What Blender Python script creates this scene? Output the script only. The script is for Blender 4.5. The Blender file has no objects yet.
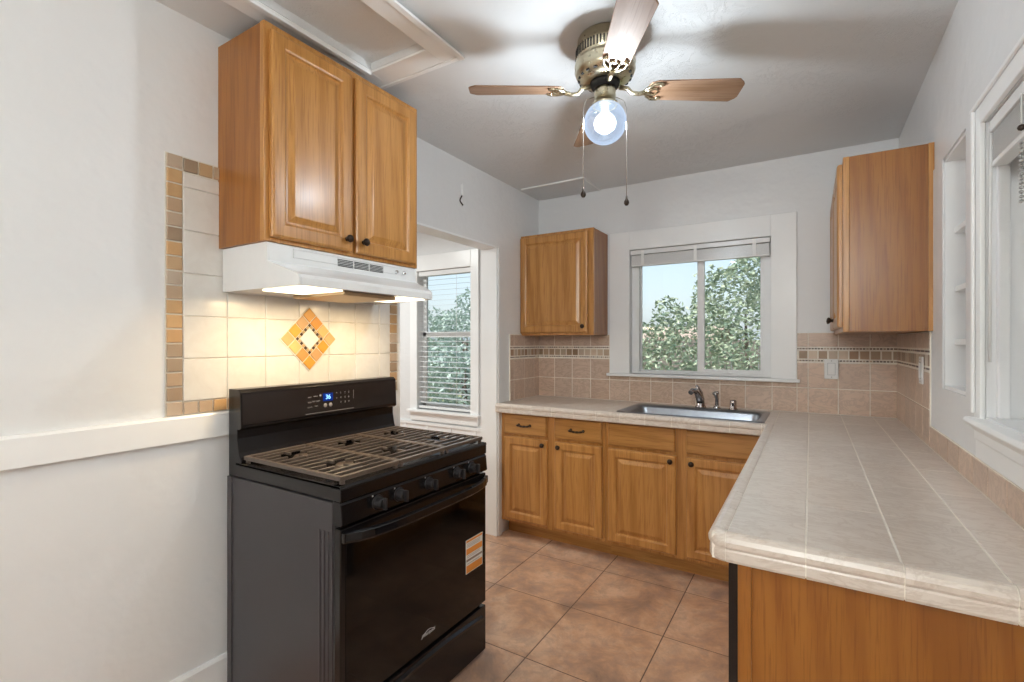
import bpy, bmesh, math, random
from mathutils import Vector, Matrix
random.seed(7)
C = bpy.context.scene.collection
PI = math.pi
R = math.radians
W, H = 2.257, 2.461                       # kitchen width, ceiling height

# ------------------------------------------------------------------ camera, world, lights, exposure
sc = bpy.context.scene
cam = bpy.data.cameras.new('camera'); camo = bpy.data.objects.new('camera', cam); C.objects.link(camo)
camo.location = (1.841, -3.399, 1.333); camo.rotation_euler = (PI/2, 0, R(31.58))
cam.sensor_width = 36; cam.lens = 485.465/1024*36; cam.shift_y = 1.43/1024
cam.clip_start = .05; cam.clip_end = 200
sc.camera = camo
sc.view_settings.view_transform = 'Standard'; sc.view_settings.look = 'None'
sc.view_settings.gamma = 1; sc.view_settings.use_curve_mapping = False
sc.view_settings.exposure = 0.42
sc.cycles.use_denoising = True
sc.cycles.max_bounces = 9; sc.cycles.diffuse_bounces = 5; sc.cycles.transparent_max_bounces = 16
sc.cycles.sample_clamp_indirect = 6; sc.cycles.caustics_reflective = False; sc.cycles.caustics_refractive = False

w = bpy.data.worlds.new('sky'); sc.world = w; w.use_nodes = True
nt = w.node_tree; nt.nodes.clear()
wo = nt.nodes.new('ShaderNodeOutputWorld'); bg = nt.nodes.new('ShaderNodeBackground')
sky = nt.nodes.new('ShaderNodeTexSky'); sky.sky_type = 'NISHITA'; sky.sun_disc = False
sky.sun_elevation = R(42); sky.sun_rotation = R(150); sky.air_density = 1.3; sky.dust_density = 2.5; sky.ozone_density = 1
mx = nt.nodes.new('ShaderNodeMix'); mx.data_type = 'RGBA'; mx.inputs[0].default_value = .55
mx.inputs[7].default_value = (4.1, 4.9, 5.9, 1)
nt.links.new(sky.outputs[0], mx.inputs[6]); nt.links.new(mx.outputs[2], bg.inputs[0]); nt.links.new(bg.outputs[0], wo.inputs[0])
bg.inputs[1].default_value = .155

def light(name, kind, loc, power, color=(1, 1, 1), rot=(0, 0, 0), size=.1, size_y=None, parent=None, spread=None):
    l = bpy.data.lights.new(name, kind); l.energy = power; l.color = color
    if kind == 'AREA':
        l.size = size
        if size_y: l.shape = 'RECTANGLE'; l.size_y = size_y
        if spread: l.spread = spread
    elif kind == 'POINT': l.shadow_soft_size = size
    elif kind == 'SUN': l.angle = size
    o = bpy.data.objects.new(name, l); C.objects.link(o); o.location = loc; o.rotation_euler = rot
    if parent: o.parent = parent
    return o
light('sun', 'SUN', (6, 3, 8), 5.5, (1, .95, .88), (R(40), R(-18), R(-50)), size=.02)
FAN = (1.19, -1.68)
light('fan_bulb_light', 'POINT', (FAN[0], FAN[1], 2.15), 25, (.98, 1.0, .97), size=.03)
light('added_rear_fill', 'POINT', (1.85, -4.95, 2.08), 72, (.96, 1, .965), size=.14)  # fill light added behind the camera to lift the whole room
light('added_side_room_fill', 'AREA', (-1.5, -1.3, 2.40), 30, (.96, 1, .98), (0, 0, 0), .4)  # added fill, out of view, to brighten the room beyond the doorway
light('hood_light', 'AREA', (.26, -2.30, 1.495), 2.3, (1, .74, .42), (0, 0, 0), .10, .12)
light('hood_light', 'AREA', (.26, -1.90, 1.495), 1.9, (1, .74, .42), (0, 0, 0), .10, .12)

# ------------------------------------------------------------------ materials
class N:
    def __init__(s, name):
        s.m = bpy.data.materials.new(name); s.m.use_nodes = True; s.t = s.m.node_tree; s.t.nodes.clear()
        s.out = s.n('ShaderNodeOutputMaterial'); s.b = s.n('ShaderNodeBsdfPrincipled'); s.l(s.b.outputs[0], s.out.inputs[0])
    def n(s, k, **kw):
        o = s.t.nodes.new(k)
        for a, v in kw.items(): setattr(o, a, v)
        return o
    def l(s, a, b): s.t.links.new(a, b)
    def coord(s, scale=(1, 1, 1), rnd=False, kind='Object'):
        tc = s.n('ShaderNodeTexCoord'); mp = s.n('ShaderNodeMapping'); mp.inputs[3].default_value = scale
        s.l(tc.outputs[kind], mp.inputs[0])
        if rnd:
            oi = s.n('ShaderNodeObjectInfo'); mu = s.n('ShaderNodeVectorMath', operation='SCALE')
            cb = s.n('ShaderNodeCombineXYZ')
            for i in range(3): s.l(oi.outputs['Random'], cb.inputs[i])
            mu.inputs[3].default_value = 13.7; s.l(cb.outputs[0], mu.inputs[0]); s.l(mu.outputs[0], mp.inputs[1])
        return mp.outputs[0]
    def noise(s, vec, scale=5, detail=3, rough=.5, dist=0):
        o = s.n('ShaderNodeTexNoise'); s.l(vec, o.inputs['Vector']); o.inputs['Scale'].default_value = scale
        o.inputs['Detail'].default_value = detail; o.inputs['Roughness'].default_value = rough; o.inputs['Distortion'].default_value = dist
        return o.outputs[0]
    def ramp(s, fac, stops):
        o = s.n('ShaderNodeValToRGB'); e = o.color_ramp.elements
        while len(e) < len(stops): e.new(.5)
        for i, (p, c) in enumerate(stops): e[i].position = p; e[i].color = (*c, 1) if len(c) == 3 else c
        s.l(fac, o.inputs[0]); return o.outputs[0]
    def math(s, op, a, b=None):
        o = s.n('ShaderNodeMath', operation=op)
        for i, v in enumerate((a, b)):
            if v is None: continue
            if isinstance(v, (int, float)): o.inputs[i].default_value = v
            else: s.l(v, o.inputs[i])
        return o.outputs[0]
    def mix(s, fac, a, b, blend='MIX'):
        o = s.n('ShaderNodeMix', data_type='RGBA', blend_type=blend)
        for i, v in ((0, fac), (6, a), (7, b)):
            if isinstance(v, (int, float)): o.inputs[i].default_value = v
            elif isinstance(v, tuple): o.inputs[i].default_value = (*v, 1)
            else: s.l(v, o.inputs[i])
        return o.outputs[2]
    def set(s, color=None, rough=None, metal=None, **kw):
        if color is not None:
            if isinstance(color, tuple): s.b.inputs['Base Color'].default_value = (*color, 1)
            else: s.l(color, s.b.inputs['Base Color'])
        if rough is not None:
            if isinstance(rough, (int, float)): s.b.inputs['Roughness'].default_value = rough
            else: s.l(rough, s.b.inputs['Roughness'])
        if metal is not None: s.b.inputs['Metallic'].default_value = metal
        for k, v in kw.items(): s.b.inputs[k.replace('_', ' ')].default_value = v
        return s
    def bump(s, h, strength=.3, dist=.01):
        o = s.n('ShaderNodeBump'); o.inputs['Strength'].default_value = strength; o.inputs['Distance'].default_value = dist
        s.l(h, o.inputs['Height']); s.l(o.outputs[0], s.b.inputs['Normal']); return s

def simple(name, color, rough=.5, metal=0, var=.06, scale=30, bump=0, **kw):
    m = N(name); v = m.coord()
    nz = m.noise(v, scale, 3)
    a = tuple(c*(1-var) for c in color); b = tuple(min(1, c*(1+var)) for c in color)
    m.set(m.ramp(nz, [(.3, a), (.7, b)]), rough, metal, **kw)
    if bump: m.bump(m.noise(v, scale*4, 3), bump, .002)
    return m.m

def plaster(name, color, rough, s1=3, s2=40, st=.25, patch=False):
    m = N(name); v = m.coord()
    a = m.noise(v, s1, 4, .6); b = m.noise(v, s2, 3, .6)
    h = m.math('ADD', m.math('MULTIPLY', a, 1.0), m.math('MULTIPLY', b, .12))
    if patch:                                       # trowelled, cracked plaster in places
        c = m.noise(v, 9, 6, .72, 1.2)
        msk = m.ramp(m.noise(v, 1.7, 2), [(.44, (0, 0, 0)), (.56, (1, 1, 1))])
        h = m.math('ADD', h, m.math('MULTIPLY', m.math('MULTIPLY', m.ramp(c, [(.46, (0, 0, 0)), (.5, (1, 1, 1)), (.54, (0, 0, 0))]), msk), 1.1))
    col = m.ramp(m.noise(v, 1.3, 4), [(.3, tuple(x*.965 for x in color)), (.7, color)])
    m.set(col, rough).bump(h, st, .012)
    return m.m
def oak(name, base, axis='z', rough=.33):
    m = N(name)
    along = 'xyz'.index(axis)
    sc1 = [1, 1, 1]; sc1[along] = .07
    v = m.coord(tuple(sc1), rnd=True)
    wv = m.n('ShaderNodeTexWave', wave_type='BANDS', bands_direction='DIAGONAL'); m.l(v, wv.inputs[0])
    wv.inputs['Scale'].default_value = 9; wv.inputs['Distortion'].default_value = 9; wv.inputs['Detail'].default_value = 3
    wv.inputs['Detail Scale'].default_value = 1.1
    sc2 = [1, 1, 1]; sc2[along] = .035
    f = m.noise(m.coord(tuple(sc2), rnd=True), 170, 3, .6)
    g = m.noise(m.coord(tuple(sc1), rnd=True), 14, 4, .6, .6)
    d = tuple(c*k for c, k in zip(base, (.76, .68, .56))); l = tuple(c*k for c, k in zip(base, (1.10, 1.14, 1.2)))
    c1 = m.ramp(wv.outputs[1], [(.0, d), (.35, base), (1, l)])
    c2 = m.ramp(g, [(.3, d), (.6, l)])
    c3 = m.mix(.45, c1, c2)
    c4 = m.mix(m.ramp(f, [(.36, (.55, .55, .55)), (.49, (0, 0, 0))]), c3, tuple(c*k for c, k in zip(base, (.60, .50, .38))))
    m.set(c4, rough, Coat_Weight=.12, Coat_Roughness=.2).bump(f, .12, .001)
    return m.m
def tint_tile(name, rough=.35, veins=0, vein_col=(.4, .3, .22), coat=0, bump=.05):
    """each tile's own fired colour comes from the mesh attribute 'tint'"""
    m = N(name); at = m.n('ShaderNodeAttribute', attribute_name='tint'); v = m.coord()
    col = at.outputs[0]
    nz = m.noise(v, 14, 5, .6, 1.0)
    col = m.mix(m.ramp(nz, [(.35, (.22, .22, .22)), (.65, (0, 0, 0))]), col, m.mix(1.0, col, (.72, .66, .62), 'MULTIPLY'))
    if veins:
        vv = m.coord((1, 2.2, 2.2)); vn = m.noise(vv, 6, 6, .65, 2.2)
        col = m.mix(m.ramp(vn, [(.44, (0, 0, 0)), (.5, (veins,)*3), (.56, (0, 0, 0))]), col, vein_col)
    m.set(col, rough, Coat_Weight=coat, Coat_Roughness=.1).bump(nz, bump, .004)
    return m.m
def metal(name, color, rough, brushed=None):
    m = N(name); v = m.coord(brushed or (1, 1, 1)); nz = m.noise(v, 60, 3)
    m.set(m.ramp(nz, [(.3, tuple(c*.9 for c in color)), (.7, color)]), m.math('ADD', m.math('MULTIPLY', nz, .12), rough-.05), 1)
    return m.m
def glass(name, tint=(.97, .98, .98)):
    m = N(name); m.t.nodes.remove(m.b)
    tr = m.n('ShaderNodeBsdfTransparent'); tr.inputs[0].default_value = (*tint, 1); gl = m.n('ShaderNodeBsdfGlossy'); gl.inputs['Roughness'].default_value = .02
    fr = m.n('ShaderNodeFresnel'); fr.inputs[0].default_value = 1.35; mxs = m.n('ShaderNodeMixShader')
    m.l(fr.outputs[0], mxs.inputs[0]); m.l(tr.outputs[0], mxs.inputs[1]); m.l(gl.outputs[0], mxs.inputs[2]); m.l(mxs.outputs[0], m.out.inputs[0])
    return m.m
def emit(name, color, st):
    m = N(name); m.t.nodes.remove(m.b); e = m.n('ShaderNodeEmission'); e.inputs[0].default_value = (*color, 1); e.inputs[1].default_value = st
    m.l(e.outputs[0], m.out.inputs[0]); return m.m

M = {}
M['wall'] = plaster('white_wall_paint', (.78, .78, .78), .40, 3.0, 16, .9)
M['ceil'] = plaster('ceiling_plaster', (.73, .74, .745), .42, 4, 26, .35, patch=True)
M['trim'] = simple('white_trim_paint', (.87, .87, .865), .28, var=.015, scale=6)
M['vinyl'] = simple('window_vinyl', (.82, .82, .82), .35, var=.01)
M['oak'] = oak('honey_oak', (.46, .215, .058)); M['veneer'] = oak('oak_veneer', (.29, .105, .015))
M['oakh'] = oak('honey_oak_horizontal', (.43, .205, .055), 'x')
M['oaky'] = oak('oak_fan_blade', (.30, .18, .11), 'x', .6)
M['grout'] = simple('grout', (.85, .79, .70), .8, var=.05)
M['groutw'] = simple('white_grout', (.70, .66, .58), .8, var=.04)
M['groutd'] = simple('floor_grout', (.16, .105, .075), .85, var=.1)
M['tile'] = tint_tile('beige_wall_tile', .32, .5, (.36, .25, .19))
M['counter'] = tint_tile('cream_counter_tile', .30, .4, (.46, .36, .29), coat=.08)
M['mosaic'] = tint_tile('stone_mosaic', .4)
M['white_tile'] = tint_tile('white_glazed_tile', .22, coat=.12, bump=.03)
M['floor'] = tint_tile('slate_look_floor_tile', .36)
M['white_metal'] = simple('white_enamel', (.78, .78, .775), .25, var=.01)
M['white_plastic'] = simple('white_plastic', (.80, .79, .77), .35, var=.01)
M['black'] = simple('black_enamel', (.007, .006, .0065), .2, var=.1, Specular_IOR_Level=.4)
M['knob'] = simple('knob_plastic', (.014, .012, .013), .42); M['blackside'] = simple('dark_side_panel', (.034, .030, .034), .3, var=.05, scale=8)
M['blackgloss'] = simple('black_glass', (.0035, .003, .003), .07, var=.05, Specular_IOR_Level=.35)
M['iron'] = simple('cast_iron', (.10, .074, .058), .28, var=.15, scale=90, bump=.2)
M['bronze'] = simple('dark_bronze', (.035, .022, .016), .35, .7, var=.2)
M['steel'] = metal('stainless_steel', (.36, .38, .41), .3)
M['nickel'] = metal('brushed_nickel', (.42, .38, .37), .22)
M['chrome'] = metal('chrome', (.75, .75, .76), .1)
M['brass'] = metal('antique_brass', (.56, .50, .36), .28)
M['glass'] = glass('window_glass')
M['dark'] = simple('dark_void', (.01, .009, .009), .7)
M['filter'] = metal('grease_filter', (.55, .42, .28), .45)

# floor tile: mottled brown
def floor_mat():
    m = N('mottled_floor_tile'); at = m.n('ShaderNodeAttribute', attribute_name='tint'); v = m.coord()
    n1 = m.noise(v, 4.2, 6, .66, .45); n2 = m.noise(v, 13, 6, .74, .5)
    c = m.ramp(n1, [(.30, (.27, .17, .125)), (.5, (.56, .33, .205)), (.68, (.72, .49, .34))])
    c = m.mix(m.ramp(n2, [(.36, (.55, .55, .55)), (.55, (0, 0, 0))]), c, (.33, .225, .18))
    c = m.mix(1, c, at.outputs[0], 'MULTIPLY')
    m.set(c, m.ramp(n2, [(.3, (.30,)*3), (.7, (.44,)*3)])).bump(n2, .12, .004); return m.m
M['floor'] = floor_mat()

# ------------------------------------------------------------------ mesh helpers
def bx(bm, x0, x1, y0, y1, z0, z1):
    vs = [bm.verts.new(p) for p in ((x0,y0,z0),(x1,y0,z0),(x1,y1,z0),(x0,y1,z0),(x0,y0,z1),(x1,y0,z1),(x1,y1,z1),(x0,y1,z1))]
    fs = [bm.faces.new([vs[i] for i in f]) for f in ((3,2,1,0),(4,5,6,7),(0,1,5,4),(1,2,6,5),(2,3,7,6),(3,0,4,7))]
    return fs
def prism(bm, poly, ax, a, b):
    """poly: 2D points; ax: extrusion axis. x:(y,z) y:(x,z) z:(x,y)"""
    def P(p, t): return {'x': (t, p[0], p[1]), 'y': (p[0], t, p[1]), 'z': (p[0], p[1], t)}[ax]
    va = [bm.verts.new(P(p, a)) for p in poly]; vb = [bm.verts.new(P(p, b)) for p in poly]
    n = len(poly); fs = [bm.faces.new(va), bm.faces.new(vb[::-1])]
    for i in range(n): fs.append(bm.faces.new((va[i], vb[i], vb[(i+1) % n], va[(i+1) % n])))
    return fs
def tube(bm, pts, r, seg=10, cap=True):
    pts = [Vector(p) for p in pts]; rs = r if isinstance(r, (list, tuple)) else [r]*len(pts); rings = []
    up = None
    for i, p in enumerate(pts):
        d = (pts[min(i+1, len(pts)-1)] - pts[max(i-1, 0)]).normalized()
        if up is None: up = Vector((0, 0, 1)) if abs(d.z) < .9 else Vector((1, 0, 0))
        a = d.cross(up).normalized(); b = d.cross(a).normalized(); up = -b if up.dot(b) < 0 else b
        a = d.cross(up).normalized(); b = d.cross(a).normalized()
        rings.append([bm.verts.new(p + (a*math.cos(2*PI*k/seg) + b*math.sin(2*PI*k/seg))*rs[i]) for k in range(seg)])
    for i in range(len(rings)-1):
        for k in range(seg):
            f = bm.faces.new((rings[i][k], rings[i][(k+1) % seg], rings[i+1][(k+1) % seg], rings[i+1][k])); f.smooth = True
    if cap: bm.faces.new(rings[0][::-1]); bm.faces.new(rings[-1])
def lathe(bm, prof, c=(0, 0, 0), axis='z', seg=28, a0=0, a1=2*PI, smooth=True):
    full = abs(a1-a0-2*PI) < 1e-6; n = seg if full else seg+1; rings = []
    for r, h in prof:
        ring = []
        for k in range(n):
            a = a0+(a1-a0)*k/seg; p = (r*math.cos(a), r*math.sin(a), h)
            if axis == 'x': p = (h, p[0], p[1])
            if axis == 'y': p = (p[0], h, p[1])
            ring.append(bm.verts.new((p[0]+c[0], p[1]+c[1], p[2]+c[2])))
        rings.append(ring)
    for i in range(len(rings)-1):
        for k in range(seg if full else seg):
            k2 = (k+1) % n
            if not full and k2 == 0: continue
            f = bm.faces.new((rings[i][k], rings[i][k2], rings[i+1][k2], rings[i+1][k])); f.smooth = smooth
    if full:
        for r in (rings[0], rings[-1]):
            try: bm.faces.new(r)
            except ValueError: pass
def obj(name, bm, mat, parent=None, loc=None, bev=0, seg=2, rot=None, recalc=True):
    if recalc: bmesh.ops.recalc_face_normals(bm, faces=bm.faces)
    me = bpy.data.meshes.new(name); bm.to_mesh(me); bm.free()
    for m in (mat if isinstance(mat, (list, tuple)) else [mat]): me.materials.append(m)
    o = bpy.data.objects.new(name, me); C.objects.link(o)
    if parent: o.parent = parent
    if loc: o.location = loc
    if rot: o.rotation_euler = rot
    if bev:
        b = o.modifiers.new('bevel', 'BEVEL'); b.width = bev; b.segments = seg; b.limit_method = 'ANGLE'; b.angle_limit = R(40)
        b.harden_normals = False
    return o
def NB(): return bmesh.new()
def thing(name, label, cat, loc=(0, 0, 0), rotz=0, group=None):
    o = bpy.data.objects.new(name, None); C.objects.link(o); o.location = loc; o.rotation_euler = (0, 0, rotz)
    o.empty_display_size = .1; o['label'] = label; o['category'] = cat
    if group: o['group'] = group
    return o
def tag(o, label, cat, group=None):
    o['label'] = label; o['category'] = cat
    if group: o['group'] = group
    return o
def struct(name, bm, mat, parent=None, **k):
    o = obj(name, bm, mat, parent, **k)
    if not parent: o['kind'] = 'structure'
    return o
def dup(root, loc, rotz, label=None, group=None):
    r = root.copy(); C.objects.link(r); r.location = loc; r.rotation_euler = (0, 0, rotz)
    if label: r['label'] = label
    if group: r['group'] = group
    for ch in list(root.children):
        c = ch.copy(); C.objects.link(c); c.parent = r
        for g in list(ch.children):
            d = g.copy(); C.objects.link(d); d.parent = c
    return r
def wall_cells(bm, u0, u1, v0, v1, holes, put):
    us = sorted({u0, u1, *[h[0] for h in holes], *[h[1] for h in holes]}); vs = sorted({v0, v1, *[h[2] for h in holes], *[h[3] for h in holes]})
    us = [u for u in us if u0 <= u <= u1]; vs = [v for v in vs if v0 <= v <= v1]
    for a, b in zip(us, us[1:]):
        run = None
        for c, d in zip(vs, vs[1:]):
            m = ((a+b)/2, (c+d)/2)
            if any(h[0] < m[0] < h[1] and h[2] < m[1] < h[3] for h in holes):
                if run: put(a, b, *run); run = None
            else: run = (run[0], d) if run else (c, d)
        if run: put(a, b, *run)

def rect_minus(rect, hole):
    x0, x1, y0, y1 = rect; a0, a1, b0, b1 = hole
    if x1 <= a0 or x0 >= a1 or y1 <= b0 or y0 >= b1: return [rect]
    out = []
    if x0 < a0: out.append((x0, a0, y0, y1))
    if x1 > a1: out.append((a1, x1, y0, y1))
    m0, m1 = max(x0, a0), min(x1, a1)
    if y0 < b0: out.append((m0, m1, y0, b0))
    if y1 > b1: out.append((m0, m1, b1, y1))
    return out
def cuts(a, b, start, pitch):
    """seam positions between a and b"""
    s = [a]; k = math.ceil((a-start)/pitch+1e-6)
    while start+k*pitch < b-.004:
        if start+k*pitch > a+.004: s.append(start+k*pitch)
        k += 1
    s.append(b); return list(zip(s, s[1:]))
class Tiles:
    """tiles as separate low pillows over a grout bed, one mesh; each tile keeps its own tint"""
    def __init__(s): s.bm = NB(); s.lay = s.bm.loops.layers.float_color.new('tint')
    def tile(s, u0, u1, v0, v1, plane, d, col, th=.005, gap=.0015, bev=.0015, var=.06, gapv=None):
        f = lambda u, v, h: {'y-': (u, d-h, v), 'x+': (d+h, u, v), 'x-': (d-h, u, v), 'z+': (u, v, d+h)}[plane]
        gv = gap if gapv is None else gapv; u0 += gap; u1 -= gap; v0 += gv; v1 -= gv
        if u1-u0 < .002 or v1-v0 < .002: return
        b = min(bev, (u1-u0)*.3, (v1-v0)*.3)
        r0 = [s.bm.verts.new(f(*p, 0)) for p in ((u0, v0), (u1, v0), (u1, v1), (u0, v1))]
        r1 = [s.bm.verts.new(f(*p, th-b)) for p in ((u0, v0), (u1, v0), (u1, v1), (u0, v1))]
        r2 = [s.bm.verts.new(f(*p, th)) for p in ((u0+b, v0+b), (u1-b, v0+b), (u1-b, v1-b), (u0+b, v1-b))]
        fs = [s.bm.faces.new(r2)]
        for i in range(4):
            j = (i+1) % 4; fs.append(s.bm.faces.new((r0[i], r0[j], r1[j], r1[i]))); fs.append(s.bm.faces.new((r1[i], r1[j], r2[j], r2[i])))
        k = 1+random.uniform(-var, var); k2 = 1+random.uniform(-var, var)*.4
        c = (col[0]*k, col[1]*k*k2, col[2]*k*k2*k2, 1)
        for fc in fs:
            for lp in fc.loops: lp[s.lay] = c
    def bed(s, *a): bx(s.bm, *a)
    def build(s, name, mat, parent=None, **k): return obj(name, s.bm, mat, parent, **k)
def text_bm(body, size, mat4, extrude=.0004, shear=0):
    cu = bpy.data.curves.new('lettering', 'FONT'); cu.body = body; cu.size = size; cu.extrude = extrude; cu.shear = shear
    cu.align_x = 'CENTER'; cu.align_y = 'CENTER'
    o = bpy.data.objects.new('lettering', cu); C.objects.link(o); bpy.context.view_layer.update()
    me = bpy.data.meshes.new_from_object(o.evaluated_get(bpy.context.evaluated_depsgraph_get()))
    bpy.data.objects.remove(o); me.transform(mat4); bm = NB(); bm.from_mesh(me); bpy.data.meshes.remove(me); return bm

# ------------------------------------------------------------------ the room
DY0, DY1, DZ = -1.545, -.600, 1.995       # doorway in the left wall
KW = (.742, 1.633, 1.112, 1.990)          # kitchen window opening x0,x1,z0,z1
SW = (-1.278, -.660, .712, 1.992)         # side room window
NI = (-1.375, -1.065, 1.165, 2.0)         # niche y0,y1,z0,z1
RW = (-2.85, -1.560, 1.125, 1.945)          # right window
YF = -5.3
b = NB(); wall_cells(b, YF, 0, 0, H, [(DY0, DY1, -1, DZ)], lambda a, c, d, e: bx(b, -.12, 0, a, c, d, e)); struct('wall_left', b, M['wall'])
b = NB(); wall_cells(b, -3.1, W+.16, 0, H, [KW, SW], lambda a, c, d, e: bx(b, a, c, 0, .14, d, e)); struct('wall_back', b, M['wall'])
b = NB(); wall_cells(b, YF, 0, 0, H, [NI, RW], lambda a, c, d, e: bx(b, W, W+.16, a, c, d, e)); struct('wall_right', b, M['wall'])
b = NB(); bx(b, -3.1, W+.16, YF-.12, YF, 0, H); struct('wall_front', b, M['wall'])
b = NB(); bx(b, -3.22, -3.1, YF, .14, 0, H); struct('wall_side_room', b, M['wall'])
HX0, HX1, HY0, HY1 = .29, .588, -2.62, -1.99
b = NB(); wall_cells(b, -3.22, W+.16, YF-.12, .14, [(HX0, HX1, HY0, HY1)], lambda a, c, d, e: bx(b, a, c, d, e, H, H+.10)); struct('ceiling', b, M['ceil'])
# ceiling hatch: panel lying in the frame, flat board around it and an outer bead
hatch = thing('attic_hatch', 'square attic access hatch with flat board frame in the ceiling', 'hatch', (0, 0, H))
b = NB(); bx(b, HX0, HX1, HY0, HY1, .03, .045); obj('hatch_panel', b, M['ceil'], hatch)
b = NB()
wall_cells(b, .20, .675, -2.76, -1.885, [(HX0, HX1, HY0, HY1)], lambda a, c, d, e: bx(b, a, c, d, e, -.010, -.0005))
obj('frame_board', b, M['trim'], hatch, bev=.002)
b = NB()
bx(b, .665, .69, -2.76, -1.875, -.020, -.0105); bx(b, .27, .292, HY0, HY1, -.020, -.0105); bx(b, .19, .665, -1.895, -1.875, -.016, -.0105)
obj('bead', b, M['trim'], hatch, bev=.003)
b = NB(); bx(b, .03, .515, -.318, -.006, H-.006, H-.0005)
pt_ = tag(obj('ceiling_patch', b, M['ceil'], bev=.001), 'thin rectangular patch on the ceiling in the corner above the small wall cabinet', 'patch')
b = NB(); bx(b, .03, .525, -.330, -.3185, H-.010, H-.0005); bx(b, .5155, .527, -.3185, -.006, H-.010, H-.0005); obj('edge_bead', b, M['trim'], pt_, bev=.002)
# side room partition behind camera side, so the room reads as closed
b = NB(); bx(b, -3.1, -.12, -3.2, -3.1, 0, H); struct('wall_partition', b, M['wall'])
# floor
b = Tiles(); 
FX, FY, FP = .357, -1.163, .457
b.bed(-3.1, W, YF, 0, -.08, -.0012)
fl = obj('floor', b.bm, M['groutd']); fl['kind'] = 'structure'
t = Tiles()
for x0, x1 in cuts(-3.1, W, FX, FP):
    for y0, y1 in cuts(YF, 0, FY, FP):
        t.tile(x0, x1, y0, y1, 'z+', -.0045, (1, 1, 1), th=.0045, gap=.0026, bev=.001, var=.07)
t.build('floor_tiles', M['floor'], fl)
# trims
b = NB(); prism(b, [(0.0005, .993), (.022, .993), (.022, 1.074), (.016, 1.082), (.0005, 1.082)], 'y', YF, DY0-.10); struct('trim_1', b, M['trim'], bev=.002)
b = NB(); prism(b, [(0.0005, 0), (.014, 0), (.014, .178), (.008, .19), (.0005, .19)], 'y', YF, DY0-.002); struct('baseboard_left', b, M['trim'])
# doorway casing: thin return boards lining the opening
b = NB(); bx(b, -.125, .003, DY1-.012, DY1-.0005, 0, DZ); bx(b, -.125, .003, DY0+.0005, DY0+.012, 0, DZ); bx(b, -.125, .003, DY0, DY1, DZ-.012, DZ-.0005); struct('trim_2', b, M['trim'])
b = NB(); bx(b, .0005, .016, DY1, -.562, 0, DZ) ; struct('trim_3', b, M['wall'])

# ---- kitchen window
def vinyl_window(name, x0, x1, z0, z1, y, slide=True):
    win = thing(name, '', 'window'); del win['label']; del win['category']; win['kind'] = 'structure'
    b = NB(); f = .045
    bx(b, x0, x0+f+.008, y, y+.06, z0, z1); bx(b, x1-f, x1, y, y+.06, z0, z1); bx(b, x0+f+.008, x1-f, y+.001, y+.06, z0, z0+.018); bx(b, x0+f+.008, x1-f, y+.001, y+.06, z1-f, z1)
    obj('window_frame', b, M['vinyl'], win, bev=.003)
    xm = (x0+x1)/2+.022
    b = NB(); s = .022
    def sash(xa, xb, ya, s0, s1, sb):
        bx(b, xa, xa+s0, ya, ya+.022, z0+.018, z1-f); bx(b, xb-s1, xb, ya, ya+.022, z0+.018, z1-f)
        bx(b, xa+s0, xb-s1, ya, ya+.022, z0+.018, z0+.018+sb); bx(b, xa+s0, xb-s1, ya, ya+.022, z1-f-s, z1-f)
    sash(x0+f+.008, xm, y+.034, .008, .025, .006); obj('fixed_sash', b, M['vinyl'], win, bev=.002)
    b = NB(); sash(xm-.02, x1-f, y+.008, .045, .018, .024); obj('sliding_sash', b, M['vinyl'], win, bev=.002)
    b = NB(); bx(b, x0+f+.008, xm, y+.044, y+.048, z0+.02, z1-f); bx(b, xm, x1-f, y+.018, y+.022, z0+.03, z1-f); obj('glass_pane', b, M['glass'], win)
    return win
vinyl_window('window_1', KW[0], KW[1], KW[2], KW[3], .045)
b = NB()
wall_cells(b, .595, 1.771, 1.112, 2.122, [KW], lambda a, c, d, e: bx(b, a, c, -.014, -.0005, d, e)); struct('trim_4', b, M['trim'], bev=.002)
b = NB(); bx(b, .582, 1.788, -.052, -.0005, 1.092, 1.112); bx(b, KW[0]+.0005, KW[1]-.0005, -.010, .0445, 1.093, 1.1120); struct('trim_5', b, M['trim'], bev=.005, seg=3)
def slat_bm(b, x0, x1, y, z, w_, tilt):
    c, s = math.cos(tilt)*w_/2, math.sin(tilt)*w_/2
    prism(b, [(y-c, z-s), (y, z-s*0+.0015), (y+c, z+s), (y, z-.0006)], 'x', x0, x1)
def raised_blind(x0, x1, z1, zb, y, label):
    t = thing('window_blind', label, 'blind', (0, 0, 0))
    b = NB(); bx(b, x0, x1, y-.026, y+.014, z1-.030, z1); obj('headrail', b, M['white_metal'], t, bev=.002)
    b = NB(); z = z1-.036
    while z > zb+.015:
        bx(b, x0+.006, x1-.006, y-.020, y+.010, z-.0026, z); z -= .0034
    obj('slats', b, M['white_metal'], t)
    b = NB(); bx(b, x0+.004, x1-.004, y-.020, y+.012, zb, zb+.013); obj('bottom_rail', b, M['white_metal'], t, bev=.003)
    b = NB()
    b.free()
    for f in (.1, .5, .9):
        b = NB(); x = x0+(x1-x0)*f; bx(b, x-.010, x+.010, y-.029, y-.0275, zb+.005, z1-.001); obj('ladder_tape', b, M['white_plastic'], t)
    return t
raised_blind(KW[0]+.006, KW[1]-.004, 1.985, 1.872, .016, 'white mini blind drawn fully up at the top of the window over the sink')

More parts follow.
